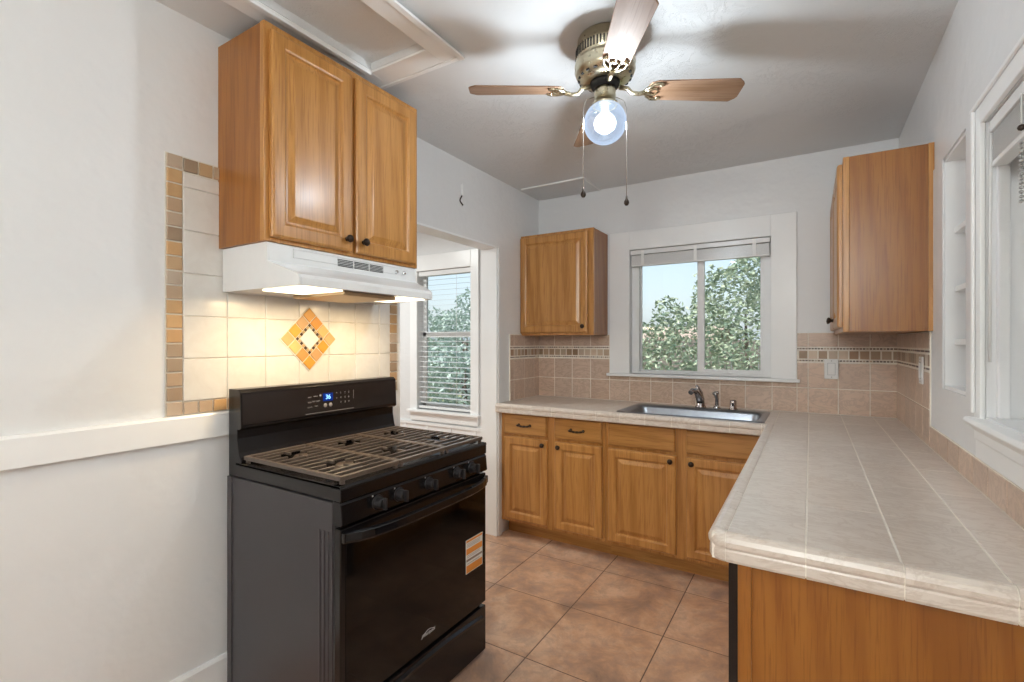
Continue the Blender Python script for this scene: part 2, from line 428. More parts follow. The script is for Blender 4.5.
# ---- side room window with half-open slats
win = thing('window_2', '', ''); del win['label']; del win['category']; win['kind'] = 'structure'
x0, x1, z0, z1 = SW
b = NB(); zm = 1.405
for a, c, d, e in ((x0, x0+.04, z0, z1), (x1-.04, x1, z0, z1), (x0, x1, z0, z0+.05), (x0, x1, z1-.04, z1), (x0, x1, zm-.025, zm+.025)): bx(b, a, c, .07, .10, d, e)
obj('window_frame', b, M['trim'], win, bev=.003)
b = NB(); bx(b, x0+.03, x1-.03, .083, .087, z0+.04, z1-.03); obj('glass_pane', b, M['glass'], win)
t = thing('window_blind', 'white blind with horizontal slats lowered over the window in the room beyond the doorway', 'blind')
b = NB(); bx(b, x0+.004, x1-.004, .004, .040, z1-.045, z1-.003); obj('headrail', b, M['white_metal'], t, bev=.002)
b = NB(); z = z1-.085; n = 0
while z > z0+.06: slat_bm(b, x0+.008, x1-.008, .028, z, .042, R(5 if z > zm else 9)); z -= .047; n += 1
obj('slats', b, M['white_metal'], t)
b = NB(); bx(b, x0+.006, x1-.006, .008, .044, z0+.012, z0+.034); obj('bottom_rail', b, M['white_metal'], t, bev=.003)
b = NB()
for x in (x0+.10, x1-.17): tube(b, [(x, .008, z1-.04), (x, .008, z0+.03)], .0012, 6)
obj('lift_cord', b, M['white_plastic'], t)
b = NB()
wall_cells(b, x0-.085, x1+.085, z0-.02, z1+.145, [SW], lambda a, c, d, e: bx(b, a, c, -.018, -.0005, d, e)); struct('trim_6', b, M['trim'], bev=.003)
b = NB(); bx(b, x0-.10, x1+.10, -.05, .065, z0-.022, z0-.0005); bx(b, x0-.08, x1+.08, -.02, -.0005, z0-.10, z0-.022); struct('trim_7', b, M['trim'], bev=.004)
b = NB(); bx(b, -3.09, -.125, -.012, -.0005, .0, .60)
for k in range(11): bx(b, -3.05+.27*k, -3.03+.27*k, -.020, -.012, .0, .60)
bx(b, -3.09, -.125, -.024, -.012, .575, .60); struct('trim_8', b, M['trim'])

# ---- niche and right window
b = NB(); y0, y1, z0, z1 = NI; dpt = .135
bx(b, W+dpt, W+dpt+.012, y0, y1, z0, z1); bx(b, W+.001, W+dpt, y1-.008, y1-.0005, z0, z1); bx(b, W+.001, W+dpt, y0+.0005, y0+.008, z0, z1)
bx(b, W+.001, W+dpt, y0, y1, z0+.0005, z0+.012); bx(b, W+.001, W+dpt, y0, y1, z1-.012, z1-.0005); struct('trim_9', b, M['trim'])
for i, z in enumerate((1.335, 1.525, 1.735)):
    b = NB(); prism(b, [(W+.026, z-.010), (W+.026, z+.010), (W+dpt-.0005, z+.010), (W+dpt-.0005, z-.010)], 'y', y0+.009, y1-.009)
    tag(obj('niche_shelf', b, M['trim'], bev=.002), ('lowest', 'middle', 'topmost')[i]+' white shelf in the recessed wall niche beside the right window', 'shelf', 'shelves in the wall niche')
# flat face boards round the niche, and the casing of the right window
b = NB()
wall_cells(b, -1.502, -.872, 1.002, 2.0075, [NI], lambda a, c, d, e: bx(b, W-.005, W-.0005, a, c, d, e))
struct('trim_10', b, M['wall'])
b = NB(); y0, y1, z0, z1 = RW
bx(b, W-.010, W-.0005, y0-.10, -1.5025, 1.002, 1.10)
bx(b, W-.013, W-.0005, y0-.06, y0, 1.10, z1+.055); bx(b, W-.013, W-.0005, y0, y1, z1, z1+.055); bx(b, W-.013, W-.0005, y1, -1.5025, 1.10, z1+.055)
bx(b, W-.022, W-.0135, y0-.06, -1.496, z1+.050, z1+.062); bx(b, W-.022, W-.0135, -1.520, -1.503, 1.13, z1+.050)
struct('trim_11', b, M['trim'], bev=.003)
b = NB(); prism(b, [(W-.036, 1.101), (W-.042, 1.110), (W-.036, 1.120), (W+.10, 1.120), (W+.10, 1.101)], 'y', y0-.10, -1.515)
prism(b, [(W-.0125, 1.055), (W-.020, 1.062), (W-.020, 1.085), (W-.032, 1.1005), (W-.0125, 1.1005)], 'y', y0-.08, -1.535)
struct('trim_12', b, M['trim'], bev=.003)
win = thing('window_3', '', ''); del win['label']; del win['category']; win['kind'] = 'structure'
b = NB()
for a, c, d, e in ((y1-.05, y1, z0, z1), (y0, y0+.05, z0, z1), (y0+.05, y1-.05, z0, z0+.05), (y0+.05, y1-.05, z1-.05, z1), (-2.25, -2.20, z0, z1)): bx(b, W+.075, W+.115, a, c, d, e)
for a, c in ((y1-.075, y1-.05), (-2.20, -2.175), ): bx(b, W+.085, W+.108, a, c, z0+.05, z1-.05)
bx(b, W+.085, W+.108, -2.175, y1-.075, z0+.05, z0+.075); bx(b, W+.085, W+.108, -2.175, y1-.075, z1-.075, z1-.05)
bx(b, W+.02, W+.045, y1-.018, y1, z0, z1)
obj('window_frame', b, M['vinyl'], win, bev=.003)
b = NB(); bx(b, W+.094, W+.098, y0+.04, y1-.04, z0+.04, z1-.04); obj('glass_pane', b, M['glass'], win)
t = thing('window_blind', 'white mini blind drawn up at the top of the bright window on the right wall', 'blind')
b = NB(); bx(b, W+.004, W+.045, y0+.01, y1-.01, z1-.035, z1-.003); obj('headrail', b, M['white_metal'], t, bev=.003)
b = NB(); z = z1-.042
while z > z1-.115:
    bx(b, W+.008, W+.036, y0+.016, y1-.016, z-.0016, z); z -= .0048
obj('slats', b, M['white_metal'], t)
b = NB(); bx(b, W+.006, W+.040, y0+.014, y1-.014, z1-.132, z1-.118); obj('bottom_rail', b, M['white_metal'], t, bev=.003)
b = NB(); tube(b, [(W+.006, y1-.02, z1-.04), (W+.003, y1-.022, z1-.35), (W+.003, y1-.021, 1.28)], .0035, 6); obj('tilt_wand', b, M['white_plastic'], t)
b = NB(); tube(b, [(W+.004, -1.81, z1-.03), (W+.004, -1.81, 1.845)], .0015, 6); obj('lift_cord', b, M['white_plastic'], t); b = NB()
for k in range(14): lathe(b, [(.0001, .005), (.0045, .002), (.0045, -.002), (.0001, -.005)], (W+.004, -1.81+.001*(k % 2), 1.80-.0105*k), 'z', 8)
obj('beaded_cord', b, simple('speckled_cord', (.34, .33, .32), .6, var=.6, scale=160), t)
b = NB(); lathe(b, [(.0001, .008), (.006, .005), (.008, 0), (.006, -.005), (.0001, -.008)], (W+.004, -1.81, 1.835), 'z', 12); obj('cord_knob', b, M['bronze'], t)

# ------------------------------------------------------------------ backsplashes
BE = (.62, .46, .355); MOS = [(.36, .22, .13), (.52, .40, .29), (.42, .30, .20), (.60, .48, .37), (.30, .20, .12)]
DK = [(.10, .055, .035), (.20, .12, .08), (.46, .36, .27), (.07, .04, .03)]
ROWS = [(.914, 1.062), (1.062, 1.213)]
def splash(u0, u1, plane, d, ustart, top):
    """list of (part name, material, tiles): lower field, top row, mosaic band, two pencil strips"""
    out = []
    for name, rows in (('field_tiles', [(.9145, 1.062), (1.062, 1.213)]), ('top_tiles', [(1.306, 1.390)])):
        a = Tiles(); n = 0
        for z0, z1 in rows:
            if z0 >= top: continue
            for q0, q1 in cuts(u0, u1, ustart, .1493): a.tile(q0, q1, z0, min(z1, top), plane, d, BE, th=.007, gap=.0022); n += 1
        if n: out.append((name, M['tile'], a))
    if top > 1.3:
        m = Tiles()
        for q0, q1 in cuts(u0, u1, ustart, 0.0498): m.tile(q0, q1, 1.233, 1.286, plane, d, random.choice(MOS), th=.006, gap=.003, var=.15)
        out.append(('mosaic_band', M['mosaic'], m))
        for z0 in (1.219, 1.290):
            m = Tiles()
            for q0, q1 in cuts(u0, u1, ustart, .0155): m.tile(q0, q1, z0, z0+.012, plane, d, random.choice(DK), th=.006, gap=.0018, bev=.001, var=.2)
            out.append(('pencil_strip', M['mosaic'], m))
    return out
def build_splash(label, parts, beds, name='tile_backsplash'):
    t = thing(name, label, 'backsplash')
    b = NB()
    for bd in beds: bx(b, *bd)
    obj('grout_bed', b, M['grout'], t)
    for pt in parts:
        for name_, mat_, tl in pt: tl.build(name_, mat_, t)
    return t
build_splash('beige tile backsplash with a mosaic band, on the sink wall around the window', [splash(.006, .593, 'y-', -.004, -.003, 1.39), splash(.593, 1.772, 'y-', -.004, -.003, 1.091), splash(1.772, W-.006, 'y-', -.004, 1.829, 1.39)],
    [(0.0095, .594, -.0092, -.0003, .9145, 1.39), (.594, 1.772, -.0092, -.0003, .9145, 1.091), (1.772, W-.0095, -.0092, -.0003, .9145, 1.39)])
build_splash('short beige tile return with mosaic band on the left side wall at the counter end', [splash(-.445, -.012, 'x+', .004, -.092, 1.39)], [(.0003, .0092, -.447, -.005, .9145, 1.392)])
build_splash('beige tile backsplash running low along the right wall under the window and niche', [splash(-.868, -.012, 'x-', W-.004, -.13, 1.376), splash(-2.25, -.8685, 'x-', W-.004, -.13, 1.0)],
    [(W-.0092, W-.0003, -.870, -.005, .9145, 1.376), (W-.0092, W-.0003, -2.255, -.870, .9145, 1.001)])

# white tile panel behind the stove with mosaic border and diamond
t = thing('tile_backsplash', 'white square tiles with a tan mosaic border and diamond, on the wall behind the stove', 'backsplash')
b = NB(); bx(b, .0003, .0035, -2.624, DY0-.001, 1.083, 1.925); bx(b, .0003, .0035, -2.624, -2.40, 1.925, 1.972); obj('grout_bed', b, M['groutw'], t)
a = Tiles()
for u0, u1 in cuts(-2.571, -1.609, -2.571, .1482):
    for v0, v1 in cuts(1.129, 1.918, 1.129, .1478): a.tile(u0, u1, v0, v1, 'x+', .003, (.72, .70, .66), th=.005, gap=.001, bev=.002, var=.012)
a.build('white_tiles', M['white_tile'], t)
m = Tiles(); BC = [(.44, .31, .20), (.50, .33, .18), (.48, .37, .27), (.34, .25, .17), (.52, .32, .15)]
for v0, v1 in cuts(1.083, 1.972, 1.083, .0494): m.tile(-2.6235, -2.571, v0, v1, 'x+', .003, random.choice(BC), th=.006, gap=.0028, var=.08)
for v0, v1 in cuts(1.083, 1.918, 1.083, .0494): m.tile(-1.609, -1.558, v0, v1, 'x+', .003, random.choice(BC), th=.006, gap=.0028, var=.08)
for u0, u1 in cuts(-2.571, -1.609, -2.571, .0494): m.tile(u0, u1, 1.083, 1.129, 'x+', .003, random.choice(BC), th=.006, gap=.0028, var=.08)
for u0, u1 in cuts(-2.571, -2.40, -2.571, .0494): m.tile(u0, u1, 1.92, 1.970, 'x+', .003, random.choice(BC), th=.006, gap=.0028, var=.08)
m.build('mosaic_border', M['mosaic'], t)
dm = bpy.data.objects.new('diamond', None)
m = Tiles(); S = .0477; OC = [(.68, .33, .05), (.62, .26, .03), (.66, .40, .14), (.60, .36, .16), (.70, .42, .16), (.55, .28, .08)]
for i in range(4):
    for j in range(4):
        if i in (1, 2) and j in (1, 2): continue
        m.tile((i-2)*S, (i-1)*S, (j-2)*S, (j-1)*S, 'x+', .0, OC[(i*3+j*5) % 6], th=.005, gap=.0018, var=.12)
q = 2*S/7
for i in range(7):
    for j in range(7):
        if 0 < i < 6 and 0 < j < 6: continue
        m.tile(-S+i*q, -S+(i+1)*q, -S+j*q, -S+(j+1)*q, 'x+', .0, ((.07, .035, .015), (.55, .38, .18))[(i+j) % 2], th=.005, gap=.0012, bev=.001, var=.2)
m.tile(-S+q, S-q, -S+q, S-q, 'x+', .0, (.74, .72, .68), th=.005, gap=.001, var=0)
o = m.build('diamond_mosaic', M['mosaic'], t, loc=(.0095, -2.081, 1.348)); o.rotation_euler = (R(45), 0, 0)
b = NB(); bx(b, -.0012, .002, -2*S-.003, 2*S+.003, -2*S-.003, 2*S+.003); o = obj('diamond_grout', b, M['groutw'], t, loc=(.0095, -2.081, 1.348)); o.rotation_euler = (R(45), 0, 0)

# ------------------------------------------------------------------ cabinets
def door_bm(w_, h, th=.020, fr=.055, panel=True):
    """raised panel door lying in xz, back at y=0, face towards -y, origin lower left"""
    bm = NB()
    loops = [(0, 0), (0, -th+.007), (.004, -th+.002), (.009, -th)]
    if panel: loops += [(fr-.010, -th), (fr-.004, -th+.003), (fr, -th+.009), (fr+.007, -th+.009), (fr+.026, -th+.002), (fr+.030, -th+.001)]
    rings = []
    for ins, y in loops: rings.append([bm.verts.new((x, y, z)) for x, z in ((ins, ins), (w_-ins, ins), (w_-ins, h-ins), (ins, h-ins))])
    bm.faces.new(rings[0]); bm.faces.new(rings[-1])
    for r0, r1 in zip(rings, rings[1:]):
        for i in range(4): bm.faces.new((r0[i], r0[(i+1) % 4], r1[(i+1) % 4], r1[i]))
    return bm
def knob(parent, x, y, z):
    b = NB(); lathe(b, [(.0001, .0), (.009, .0), (.006, -.004), (.0055, -.010), (.013, -.015), (.0155, -.021), (.013, -.026), (.0001, -.029)], (x, y, z), 'y', 20)
    return obj('knob', b, M['bronze'], parent)
def pull(parent, x, y, z, L=.085):
    b = NB()
    tube(b, [(x-L/2, y, z), (x-L/2, y-.022, z), (x-L/2+.008, y-.027, z)], .0045, 8); tube(b, [(x+L/2, y, z), (x+L/2, y-.022, z), (x+L/2-.008, y-.027, z)], .0045, 8)
    pts = [(x-L/2-.006+(L+.012)*k/12, y-.026-.003*math.sin(PI*k/12), z-.004*math.sin(PI*k/12)) for k in range(13)]
    tube(b, pts, [.004+.0028*abs(math.sin(k*PI/3)) for k in range(13)], 8)
    lathe(b, [(.0001, 0), (.010, 0), (.008, -.003), (.0001, -.004)], (x-L/2, y, z), 'y', 14); lathe(b, [(.0001, 0), (.010, 0), (.008, -.003), (.0001, -.004)], (x+L/2, y, z), 'y', 14)
    return obj('pull_handle', b, M['bronze'], parent)
def cabinet_box(t, w_, d, z0, z1, stiles, rails, fr=.022):
    """carcass + face frame; local x width, back at y=0, face at y=-d"""
    b = NB(); bx(b, .003, w_-.003, -d+fr, -.001, z0, z1); obj('carcass', b, M['veneer'], t, bev=.001)
    b = NB()
    for a, c in stiles: bx(b, a, c, -d, -d+fr, z0, z1)
    ss = sorted(stiles)
    for (p, q), (r, s_) in zip(ss, ss[1:]):
        for a, c in rails: bx(b, q, r, -d+.0006, -d+fr, a, c)
    obj('face_frame', b, M['oak'], t, bev=.0015)
# tall pair over the stove
t = thing('wall_cabinet', 'tall honey oak double-door wall cabinet above the range hood', 'cabinet', (.001, -2.456, 1.674), R(90))
wc = .738; hc = .735; dc = .291
cabinet_box(t, wc, dc, 0, hc, [(0, .035), (.338, .390), (wc-.035, wc)], [(0, .03), (hc-.03, hc)])
for x0, ww, kx in ((.018, .335, .305), (.374, .340, .030)):
    d = obj('door', door_bm(ww, .695), M['oak'], t, loc=(x0, -dc-.0008, .014)); knob(d, kx, -.019, .045)
# small cabinet left of the window
t = thing('wall_cabinet', 'small single-door oak wall cabinet on the sink wall left of the window', 'cabinet', (.001, -.0015, 1.384))
cabinet_box(t, .578, .278, 0, .737, [(0, .03), (.538, .578)], [(0, .03), (.70, .737)])
d = obj('door', door_bm(.535, .700), M['oak'], t, loc=(.003, -.2788, .018)); knob(d, .505, -.019, .042)
# right cabinet
t = thing('wall_cabinet', 'oak wall cabinet on the right wall in the corner, seen from its side panel', 'cabinet', (W-.001, -.008, 1.378), R(-90))
cabinet_box(t, .895, .297, 0, .742, [(0, .04), (.432, .462), (.855, .895)], [(0, .03), (.71, .742)])
d = obj('door', door_bm(.405, .700), M['oak'], t, loc=(.025, -.2978, .020)); knob(d, .37, -.019, .045)
d = obj('door', door_bm(.405, .700), M['oak'], t, loc=(.465, -.2978, .020)); knob(d, .025, -.019, .045)
b = NB(); bx(b, .8955, .8985, -.018, 0, 0, .742); obj('side_edging', b, M['oak'], t)

# base cabinets along the back wall
FB = .566; ZT = .856
def base_cab(label, x0, x1, doors, drawers, real):
    t = thing('base_cabinet', label, 'cabinet', (x0, -.0055, 0)); w_ = x1-x0; d = FB-.0055; fr = .022
    b = NB(); bx(b, .002, w_-.002, -d+fr, -.001, .108, ZT if real[1] else .70); obj('carcass', b, M['oak'], t)
    if not real[1]:
        b = NB(); bx(b, .002, .018, -d+fr, -.001, .7005, ZT); obj('side_panel', b, M['oak'], t); b = NB(); bx(b, w_-.018, w_-.002, -d+fr, -.001, .7005, ZT); obj('side_panel', b, M['oak'], t)
    b = NB(); bx(b, -.0009, w_+.0009, -d+.10, -d+.112, .0, .107); obj('toe_kick', b, M['oakh'], t)
    st = [(0, doors[0][0]-x0+.010)]
    for (a0, a1), (c0, c1) in zip(doors, doors[1:]): st.append((a1-x0-.010, c0-x0+.010))
    st.append((doors[-1][1]-x0-.010, w_))
    b = NB()
    for a, c in st: bx(b, a, c, -d, -d+fr, .108, ZT)
    for (p, q), (r, s_) in zip(st, st[1:]):
        for a, c in ((.108, .140), (.685, .725), (.838, ZT)): bx(b, q, r, -d+.0006, -d+fr, a, c)
    obj('face_frame', b, M['oak'], t, bev=.0015)
    for (a, c), side in zip(doors, real[0]):
        dd = obj('door', door_bm(c-a, .562), M['oak'], t, loc=(a-x0, -d-.0008, .130)); knob(dd, (c-a-.030) if side == 'r' else .030, -.019, .530)
    for a, c in drawers:
        dr = obj('drawer' if real[1] else 'false_front', door_bm(c-a, .132, panel=False), M['oakh'], t, loc=(a-x0, -d-.0008, .712))
        if real[1]: pull(dr, (c-a)/2, -.020, .066)
    return t
base_cab('oak base cabinet left of the sink with two drawers over two doors', .012, .772, [(.047, .379), (.433, .756)], [(.047, .372), (.430, .752)], ('rl', True))
base_cab('oak sink base cabinet with two doors and plain false drawer fronts', .774, 1.676, [(.795, 1.196), (1.250, 1.650)], [(.795, 1.190), (1.250, 1.650)], ('rl', False))
# right-hand run
XR = 1.698; YE = -2.185
t = thing('base_cabinet', 'oak base cabinet end panel under the near end of the tiled counter', 'cabinet', (XR, YE, 0))
b = NB(); bx(b, .030, W-XR-.002, .0, .012, .0, ZT); obj('end_panel', b, M['veneer'], t)
b = NB(); bx(b, .002, .030, -.006, .014, .0, ZT); bx(b, .030, W-XR-.002, -.004, -.0005, ZT-.02, ZT); obj('corner_stile', b, M['veneer'], t, bev=.002)
t = thing('dishwasher', 'black dishwasher under the right counter, only its door edge showing', 'dishwasher', (XR, YE+.062, 0))
b = NB(); bx(b, .012, .545, .0, .60, .02, ZT-.003); obj('tub', b, M['dark'], t)
b = NB(); bx(b, -.020, .011, -.046, .60, .02, ZT-.006); obj('door', b, M['black'], t, bev=.002)
t = thing('base_cabinet', 'oak base cabinet in the corner of the right counter run', 'cabinet', (W-.001, -.569, 0), R(-90))
d = W-.001-XR
b = NB(); bx(b, .002, .93, -d+.022, -.001, .108, ZT); obj('carcass', b, M['oak'], t)
b = NB(); bx(b, .002, .93, -d+.10, -d+.112, 0, .107); obj('toe_kick', b, M['oakh'], t)
b = NB()
for a, c in ((0.001, .04), (.46, .50), (.89, .932)): bx(b, a, c, -d, -d+.022, .108, ZT)
for p, q in ((.04, .46), (.50, .89)):
    for a, c in ((.108, .140), (.685, .725), (.838, ZT)): bx(b, p, q, -d+.0006, -d+.022, a, c)
obj('face_frame', b, M['oak'], t, bev=.0015)
for x0 in (.03, .49):
    dd = obj('door', door_bm(.41, .562), M['oak'], t, loc=(x0, -d-.0008, .130)); knob(dd, .38 if x0 < .1 else .03, -.019, .53)
    dr = obj('drawer', door_bm(.41, .132, panel=False), M['oakh'], t, loc=(x0, -d-.0008, .712)); pull(dr, .205, -.020, .066)

# ------------------------------------------------------------------ countertop
CT = .914; CX = 1.643; CYF = -.632; CYE = -2.262; NW = .040
SK = (.835, 1.638, -.575, -.105)           # sink rim
HOLE = (.855, 1.618, -.555, -.185)
t = thing('countertop', 'L-shaped cream tiled countertop with rounded tile edge', 'countertop')
b = NB()
def sub(a, c, d, e):
    bx(b, a, c, d, e, ZT+.001, CT-.0016)
wall_cells(b, .002, W-.001, CYE+.012, -.0005, [(HOLE[0], HOLE[1], HOLE[2], HOLE[3]), (-1, CX+.012, -9, CYF+.012)], sub)
obj('substrate', b, M['grout'], t)
a = Tiles(); CC = (.70, .625, .555)
xs = [(.002, .136)] + [(.136+.1493*k, .136+.1493*(k+1)) for k in range(10)] + [(1.629, CX+NW)]
for x0, x1 in xs:
    for y0, y1 in ((CYF+NW, -.44), (-.44, -.29), (-.29, -.14), (-.14, -.008)):
        for rc in rect_minus((x0, x1, y0, y1), HOLE): a.tile(rc[0], rc[1], rc[2], rc[3], 'z+', CT-.0025, CC, th=.0025, gap=.0012, bev=.0008, var=.025)
for x0, x1 in ((CX+NW, 1.833), (1.833, 1.989), (1.989, 2.140), (2.140, W-.009)):
    off = -.09 if x0 < 2.1 else -.105
    for y0, y1 in cuts(CYE+NW, -.008, off, .305): a.tile(x0, x1, y0, y1, 'z+', CT-.0025, CC, th=.0025, gap=.0019, bev=.0008, var=.02, gapv=.0005 if x1 < 2.2 else .0012)
a.build('counter_tiles', M['counter'], t)
# rounded nosing pieces; profile (distance from inner seam outwards, height)
NP = [(0, CT-.010), (0, CT), (.006, CT+.002), (.018, CT+.004), (.028, CT+.002), (.036, CT-.005), (.040, CT-.014), (.039, CT-.024), (.035, CT-.030), (.0365, CT-.034), (.037, ZT+.006), (.034, ZT), (.014, ZT), (.014, CT-.010)]
m = Tiles()
def nose(axis, s0, s1, base, sign):
    g = .0012
    n0 = len(m.bm.faces)
    if axis == 'x': fs = prism(m.bm, [(base+sign*p[0], p[1]) for p in NP], 'x', s0+g, s1-g)     # runs along x; outward = y
    else: fs = prism(m.bm, [(base+sign*p[0], p[1]) for p in NP], 'y', s0+g, s1-g)
    k = 1+random.uniform(-.03, .03)
    for f in fs:
        f.smooth = False
        for lp in f.loops: lp[m.lay] = (CC[0]*k, CC[1]*k, CC[2]*k, 1)
for x0, x1 in [(.004, .136)]+[(.136+.1493*k, min(.136+.1493*(k+1), CX-.001)) for k in range(11)]:
    if x1-x0 > .01: nose('x', x0, x1, CYF+NW, -1)
for y0, y1 in cuts(CYE+NW, CYF+NW, CYE+NW, .1527): nose('y', y0, y1, CX+NW, -1)
for x0, x1 in ((CX+NW, 1.833), (1.833, 1.989), (1.989, 2.140), (2.140, W-.002)): nose('x', x0, x1, CYE+NW, -1)
n0 = len(m.bm.faces)
lathe(m.bm, [(max(p[0], .0005), p[1]) for p in NP], (CX+NW, CYE+NW, 0), 'z', 8, PI, 1.5*PI)
m.bm.faces.ensure_lookup_table()
for f in m.bm.faces[n0:]:
    for lp in f.loops: lp[m.lay] = (*CC, 1)
b = NB(); GP = [(max(p[0]-.0016, .001), p[1]-.0016 if p[1] > CT-.01 else p[1]+.0012) for p in NP]
prism(b, [(CYF+NW-p[0], p[1]) for p in GP], 'x', .004, CX-.001); prism(b, [(CX+NW-p[0], p[1]) for p in GP], 'y', CYE+NW, CYF+NW-.001); prism(b, [(CYE+NW-p[0], p[1]) for p in GP], 'x', CX+NW, W-.003)
obj('edge_grout', b, M['grout'], t)
m.build('bullnose_edge', M['counter'], t)

# ------------------------------------------------------------------ sink and fittings
t = thing('kitchen_sink', 'stainless steel drop-in sink set in the tiled counter under the window', 'sink', (0, 0, CT))
b = NB()
def rrect(x0, x1, y0, y1, z, r, n=5):
    out = []
    for cx, cy, a0 in ((x1-r, y0+r, -PI/2), (x1-r, y1-r, 0), (x0+r, y1-r, PI/2), (x0+r, y0+r, PI)):
        for k in range(n+1): a = a0+PI/2*k/n; out.append((cx+r*math.cos(a), cy+r*math.sin(a), z))
    return out
def loft(b, rings, smooth=True):
    vr = [[b.verts.new(p) for p in r] for r in rings]
    for r0, r1 in zip(vr, vr[1:]):
        n = len(r0)
        for i in range(n): f = b.faces.new((r0[i], r0[(i+1) % n], r1[(i+1) % n], r1[i])); f.smooth = smooth
    return vr
x0, x1, y0, y1 = SK; X0, X1, Y0, Y1 = HOLE
vr = loft(b, [rrect(x0, x1, y0, y1, .0006, .03), rrect(x0+.003, x1-.003, y0+.003, y1-.003, .005, .03), rrect(x0+.012, x1-.012, y0+.012, y1-.012, .006, .03),
     rrect(X0+.012, X1-.012, Y0+.012, Y1-.012, .003, .05), rrect(X0+.022, X1-.022, Y0+.022, Y1-.022, -.012, .05),
     rrect(X0+.035, X1-.035, Y0+.035, Y1-.035, -.15, .06), rrect(X0+.07, X1-.07, Y0+.07, Y1-.07, -.17, .06)])
b.faces.new(vr[-1]); obj('basin', b, M['steel'], t, recalc=True)
b = NB(); lathe(b, [(.0001, -.166), (.03, -.166), (.04, -.164), (.042, -.168)], ((X0+X1)/2, (Y0+Y1)/2, 0)); obj('drain', b, M['chrome'], t)
zb = CT+.006
t = thing('faucet', 'single-lever brushed nickel kitchen faucet behind the sink', 'faucet', (1.247, -.142, zb))
b = NB(); lathe(b, [(.0001, 0), (.034, 0), (.032, .008), (.025, .016), (.022, .045), (.021, .060), (.0001, .062)]); obj('body', b, M['nickel'], t)
b = NB(); tube(b, [(0, 0, .03), (-.010, -.012, .075), (-.022, -.045, .108), (-.034, -.085, .112), (-.040, -.110, .100)], [.024, .022, .018, .015, .015], 14); obj('spout', b, M['nickel'], t)
b = NB(); tube(b, [(-.004, .0, .058), (-.010, .004, .095), (-.018, .006, .118), (-.026, .0, .138)], [.023, .020, .013, .008], 12); obj('lever', b, M['nickel'], t)
t = thing('side_sprayer', 'small brushed nickel side sprayer standing between faucet and soap cap', 'sprayer', (1.342, -.142, zb))
b = NB(); lathe(b, [(.0001, 0), (.024, 0), (.021, .010), (.012, .022), (.0001, .023)]); obj('base', b, M['chrome'], t)
b = NB(); tube(b, [(0, 0, .018), (0, 0, .06), (-.004, -.004, .085), (-.014, -.012, .100)], [.011, .010, .012, .014], 12); lathe(b, [(.0001, .088), (.011, .090), (.010, .106), (.0001, .110)], (.003, 0, 0)); obj('spray_head', b, M['nickel'], t)
t = thing('air_gap_cap', 'short brushed nickel cylinder cap at the right of the sink deck', 'cap', (1.436, -.142, zb))
b = NB(); lathe(b, [(.0001, 0), (.026, 0), (.024, .006), (.019, .012), (.019, .050), (.016, .058), (.0001, .060)]); obj('cap', b, M['nickel'], t)
b = NB(); bx(b, -.006, .006, -.0205, -.0185, .022, .042); obj('vent_slot', b, M['dark'], t)
# ---- switch plates
def plate(label, loc, rz, kind):
    t = thing('wall_switch' if kind == 's' else 'wall_outlet', label, 'switch' if kind == 's' else 'outlet', loc, rz)
    b = NB(); bx(b, -.035, .035, -.007, 0, -.058, .058); obj('cover_plate', b, M['white_plastic'], t, bev=.003)
    b = NB(); bx(b, -.0195, .0195, -.0078, -.0072, -.0355, .0355); obj('rocker_recess', b, simple('recess_shadow_grey', (.42, .42, .41), .6), t)
    b = NB(); bx(b, -.017, .017, -.011, -.0079, -.033, .033); obj('rocker', b, M['white_plastic'], t, bev=.002)
    b = NB(); b.free()
    for zz in (.047, -.047): b = NB(); lathe(b, [(.0001, -.0088), (.003, -.0086), (.0032, -.0072)], (0, 0, zz), 'y', 10); obj('screw', b, M['chrome'], t)
plate('white rocker switch plate on the sink wall tiles right of the window', (1.945, -.0118, 1.178), 0, 's')
plate('white switch plate seen edge-on on the right wall tiles under the cabinet', (W-.0118, -.735, 1.215), R(-90), 's')

# ------------------------------------------------------------------ range hood
HY0_, HY1_ = -2.443, -1.722
t = thing('range_hood', 'white under-cabinet range hood lit from below, over the stove', 'hood', (.0125, HY0_, 1.516))
Lh = HY1_-HY0_; HZ = .157
outer = [(0, .0), (0, HZ), (.273, HZ), (.277, .151), (.279, .092), (.425, .044), (.444, .036), (.452, .024), (.452, .0), (.444, 0), (.444, .028), (.41, .038), (.265, .082), (.265, .145), (.012, .145), (.012, 0)]
solid = [(0, 0), (0, HZ), (.273, HZ), (.277, .151), (.279, .092), (.425, .044), (.444, .036), (.452, .024), (.452, 0)]
def hend(x):                                # right end cap tapers inwards towards the front lip
    return Lh-max(0, x-.279)*.50
b = NB()
def hprism(poly, ya, ybf):
    va = [b.verts.new((p[0], ya, p[1])) for p in poly]; vb = [b.verts.new((p[0], ybf(p[0]), p[1])) for p in poly]; n = len(poly)
    b.faces.new(va); b.faces.new(vb[::-1])
    for i in range(n): b.faces.new((va[i], vb[i], vb[(i+1) % n], va[(i+1) % n]))
hprism(solid, 0, lambda x: .006)
hprism(outer, .006, lambda x: hend(x)-.006)
va = [b.verts.new((p[0], hend(p[0])-.006, p[1])) for p in solid]; vb = [b.verts.new((p[0], hend(p[0]), p[1])) for p in solid]; n = len(solid)
b.faces.new(va); b.faces.new(vb[::-1])
for i in range(n): b.faces.new((va[i], vb[i], vb[(i+1) % n], va[(i+1) % n]))
bx(b, .012, .440, .006, Lh-.090, .003, .009)
obj('canopy', b, M['white_metal'], t, bev=.002)
b = NB()
bx(b, .2785, .2815, .100, .63, .116, .1165); bx(b, .2785, .2815, .100, .63, .1445, .145); bx(b, .279, .2825, .096, .1005, .114, .147)
obj('face_ridge', b, M['white_metal'], t)
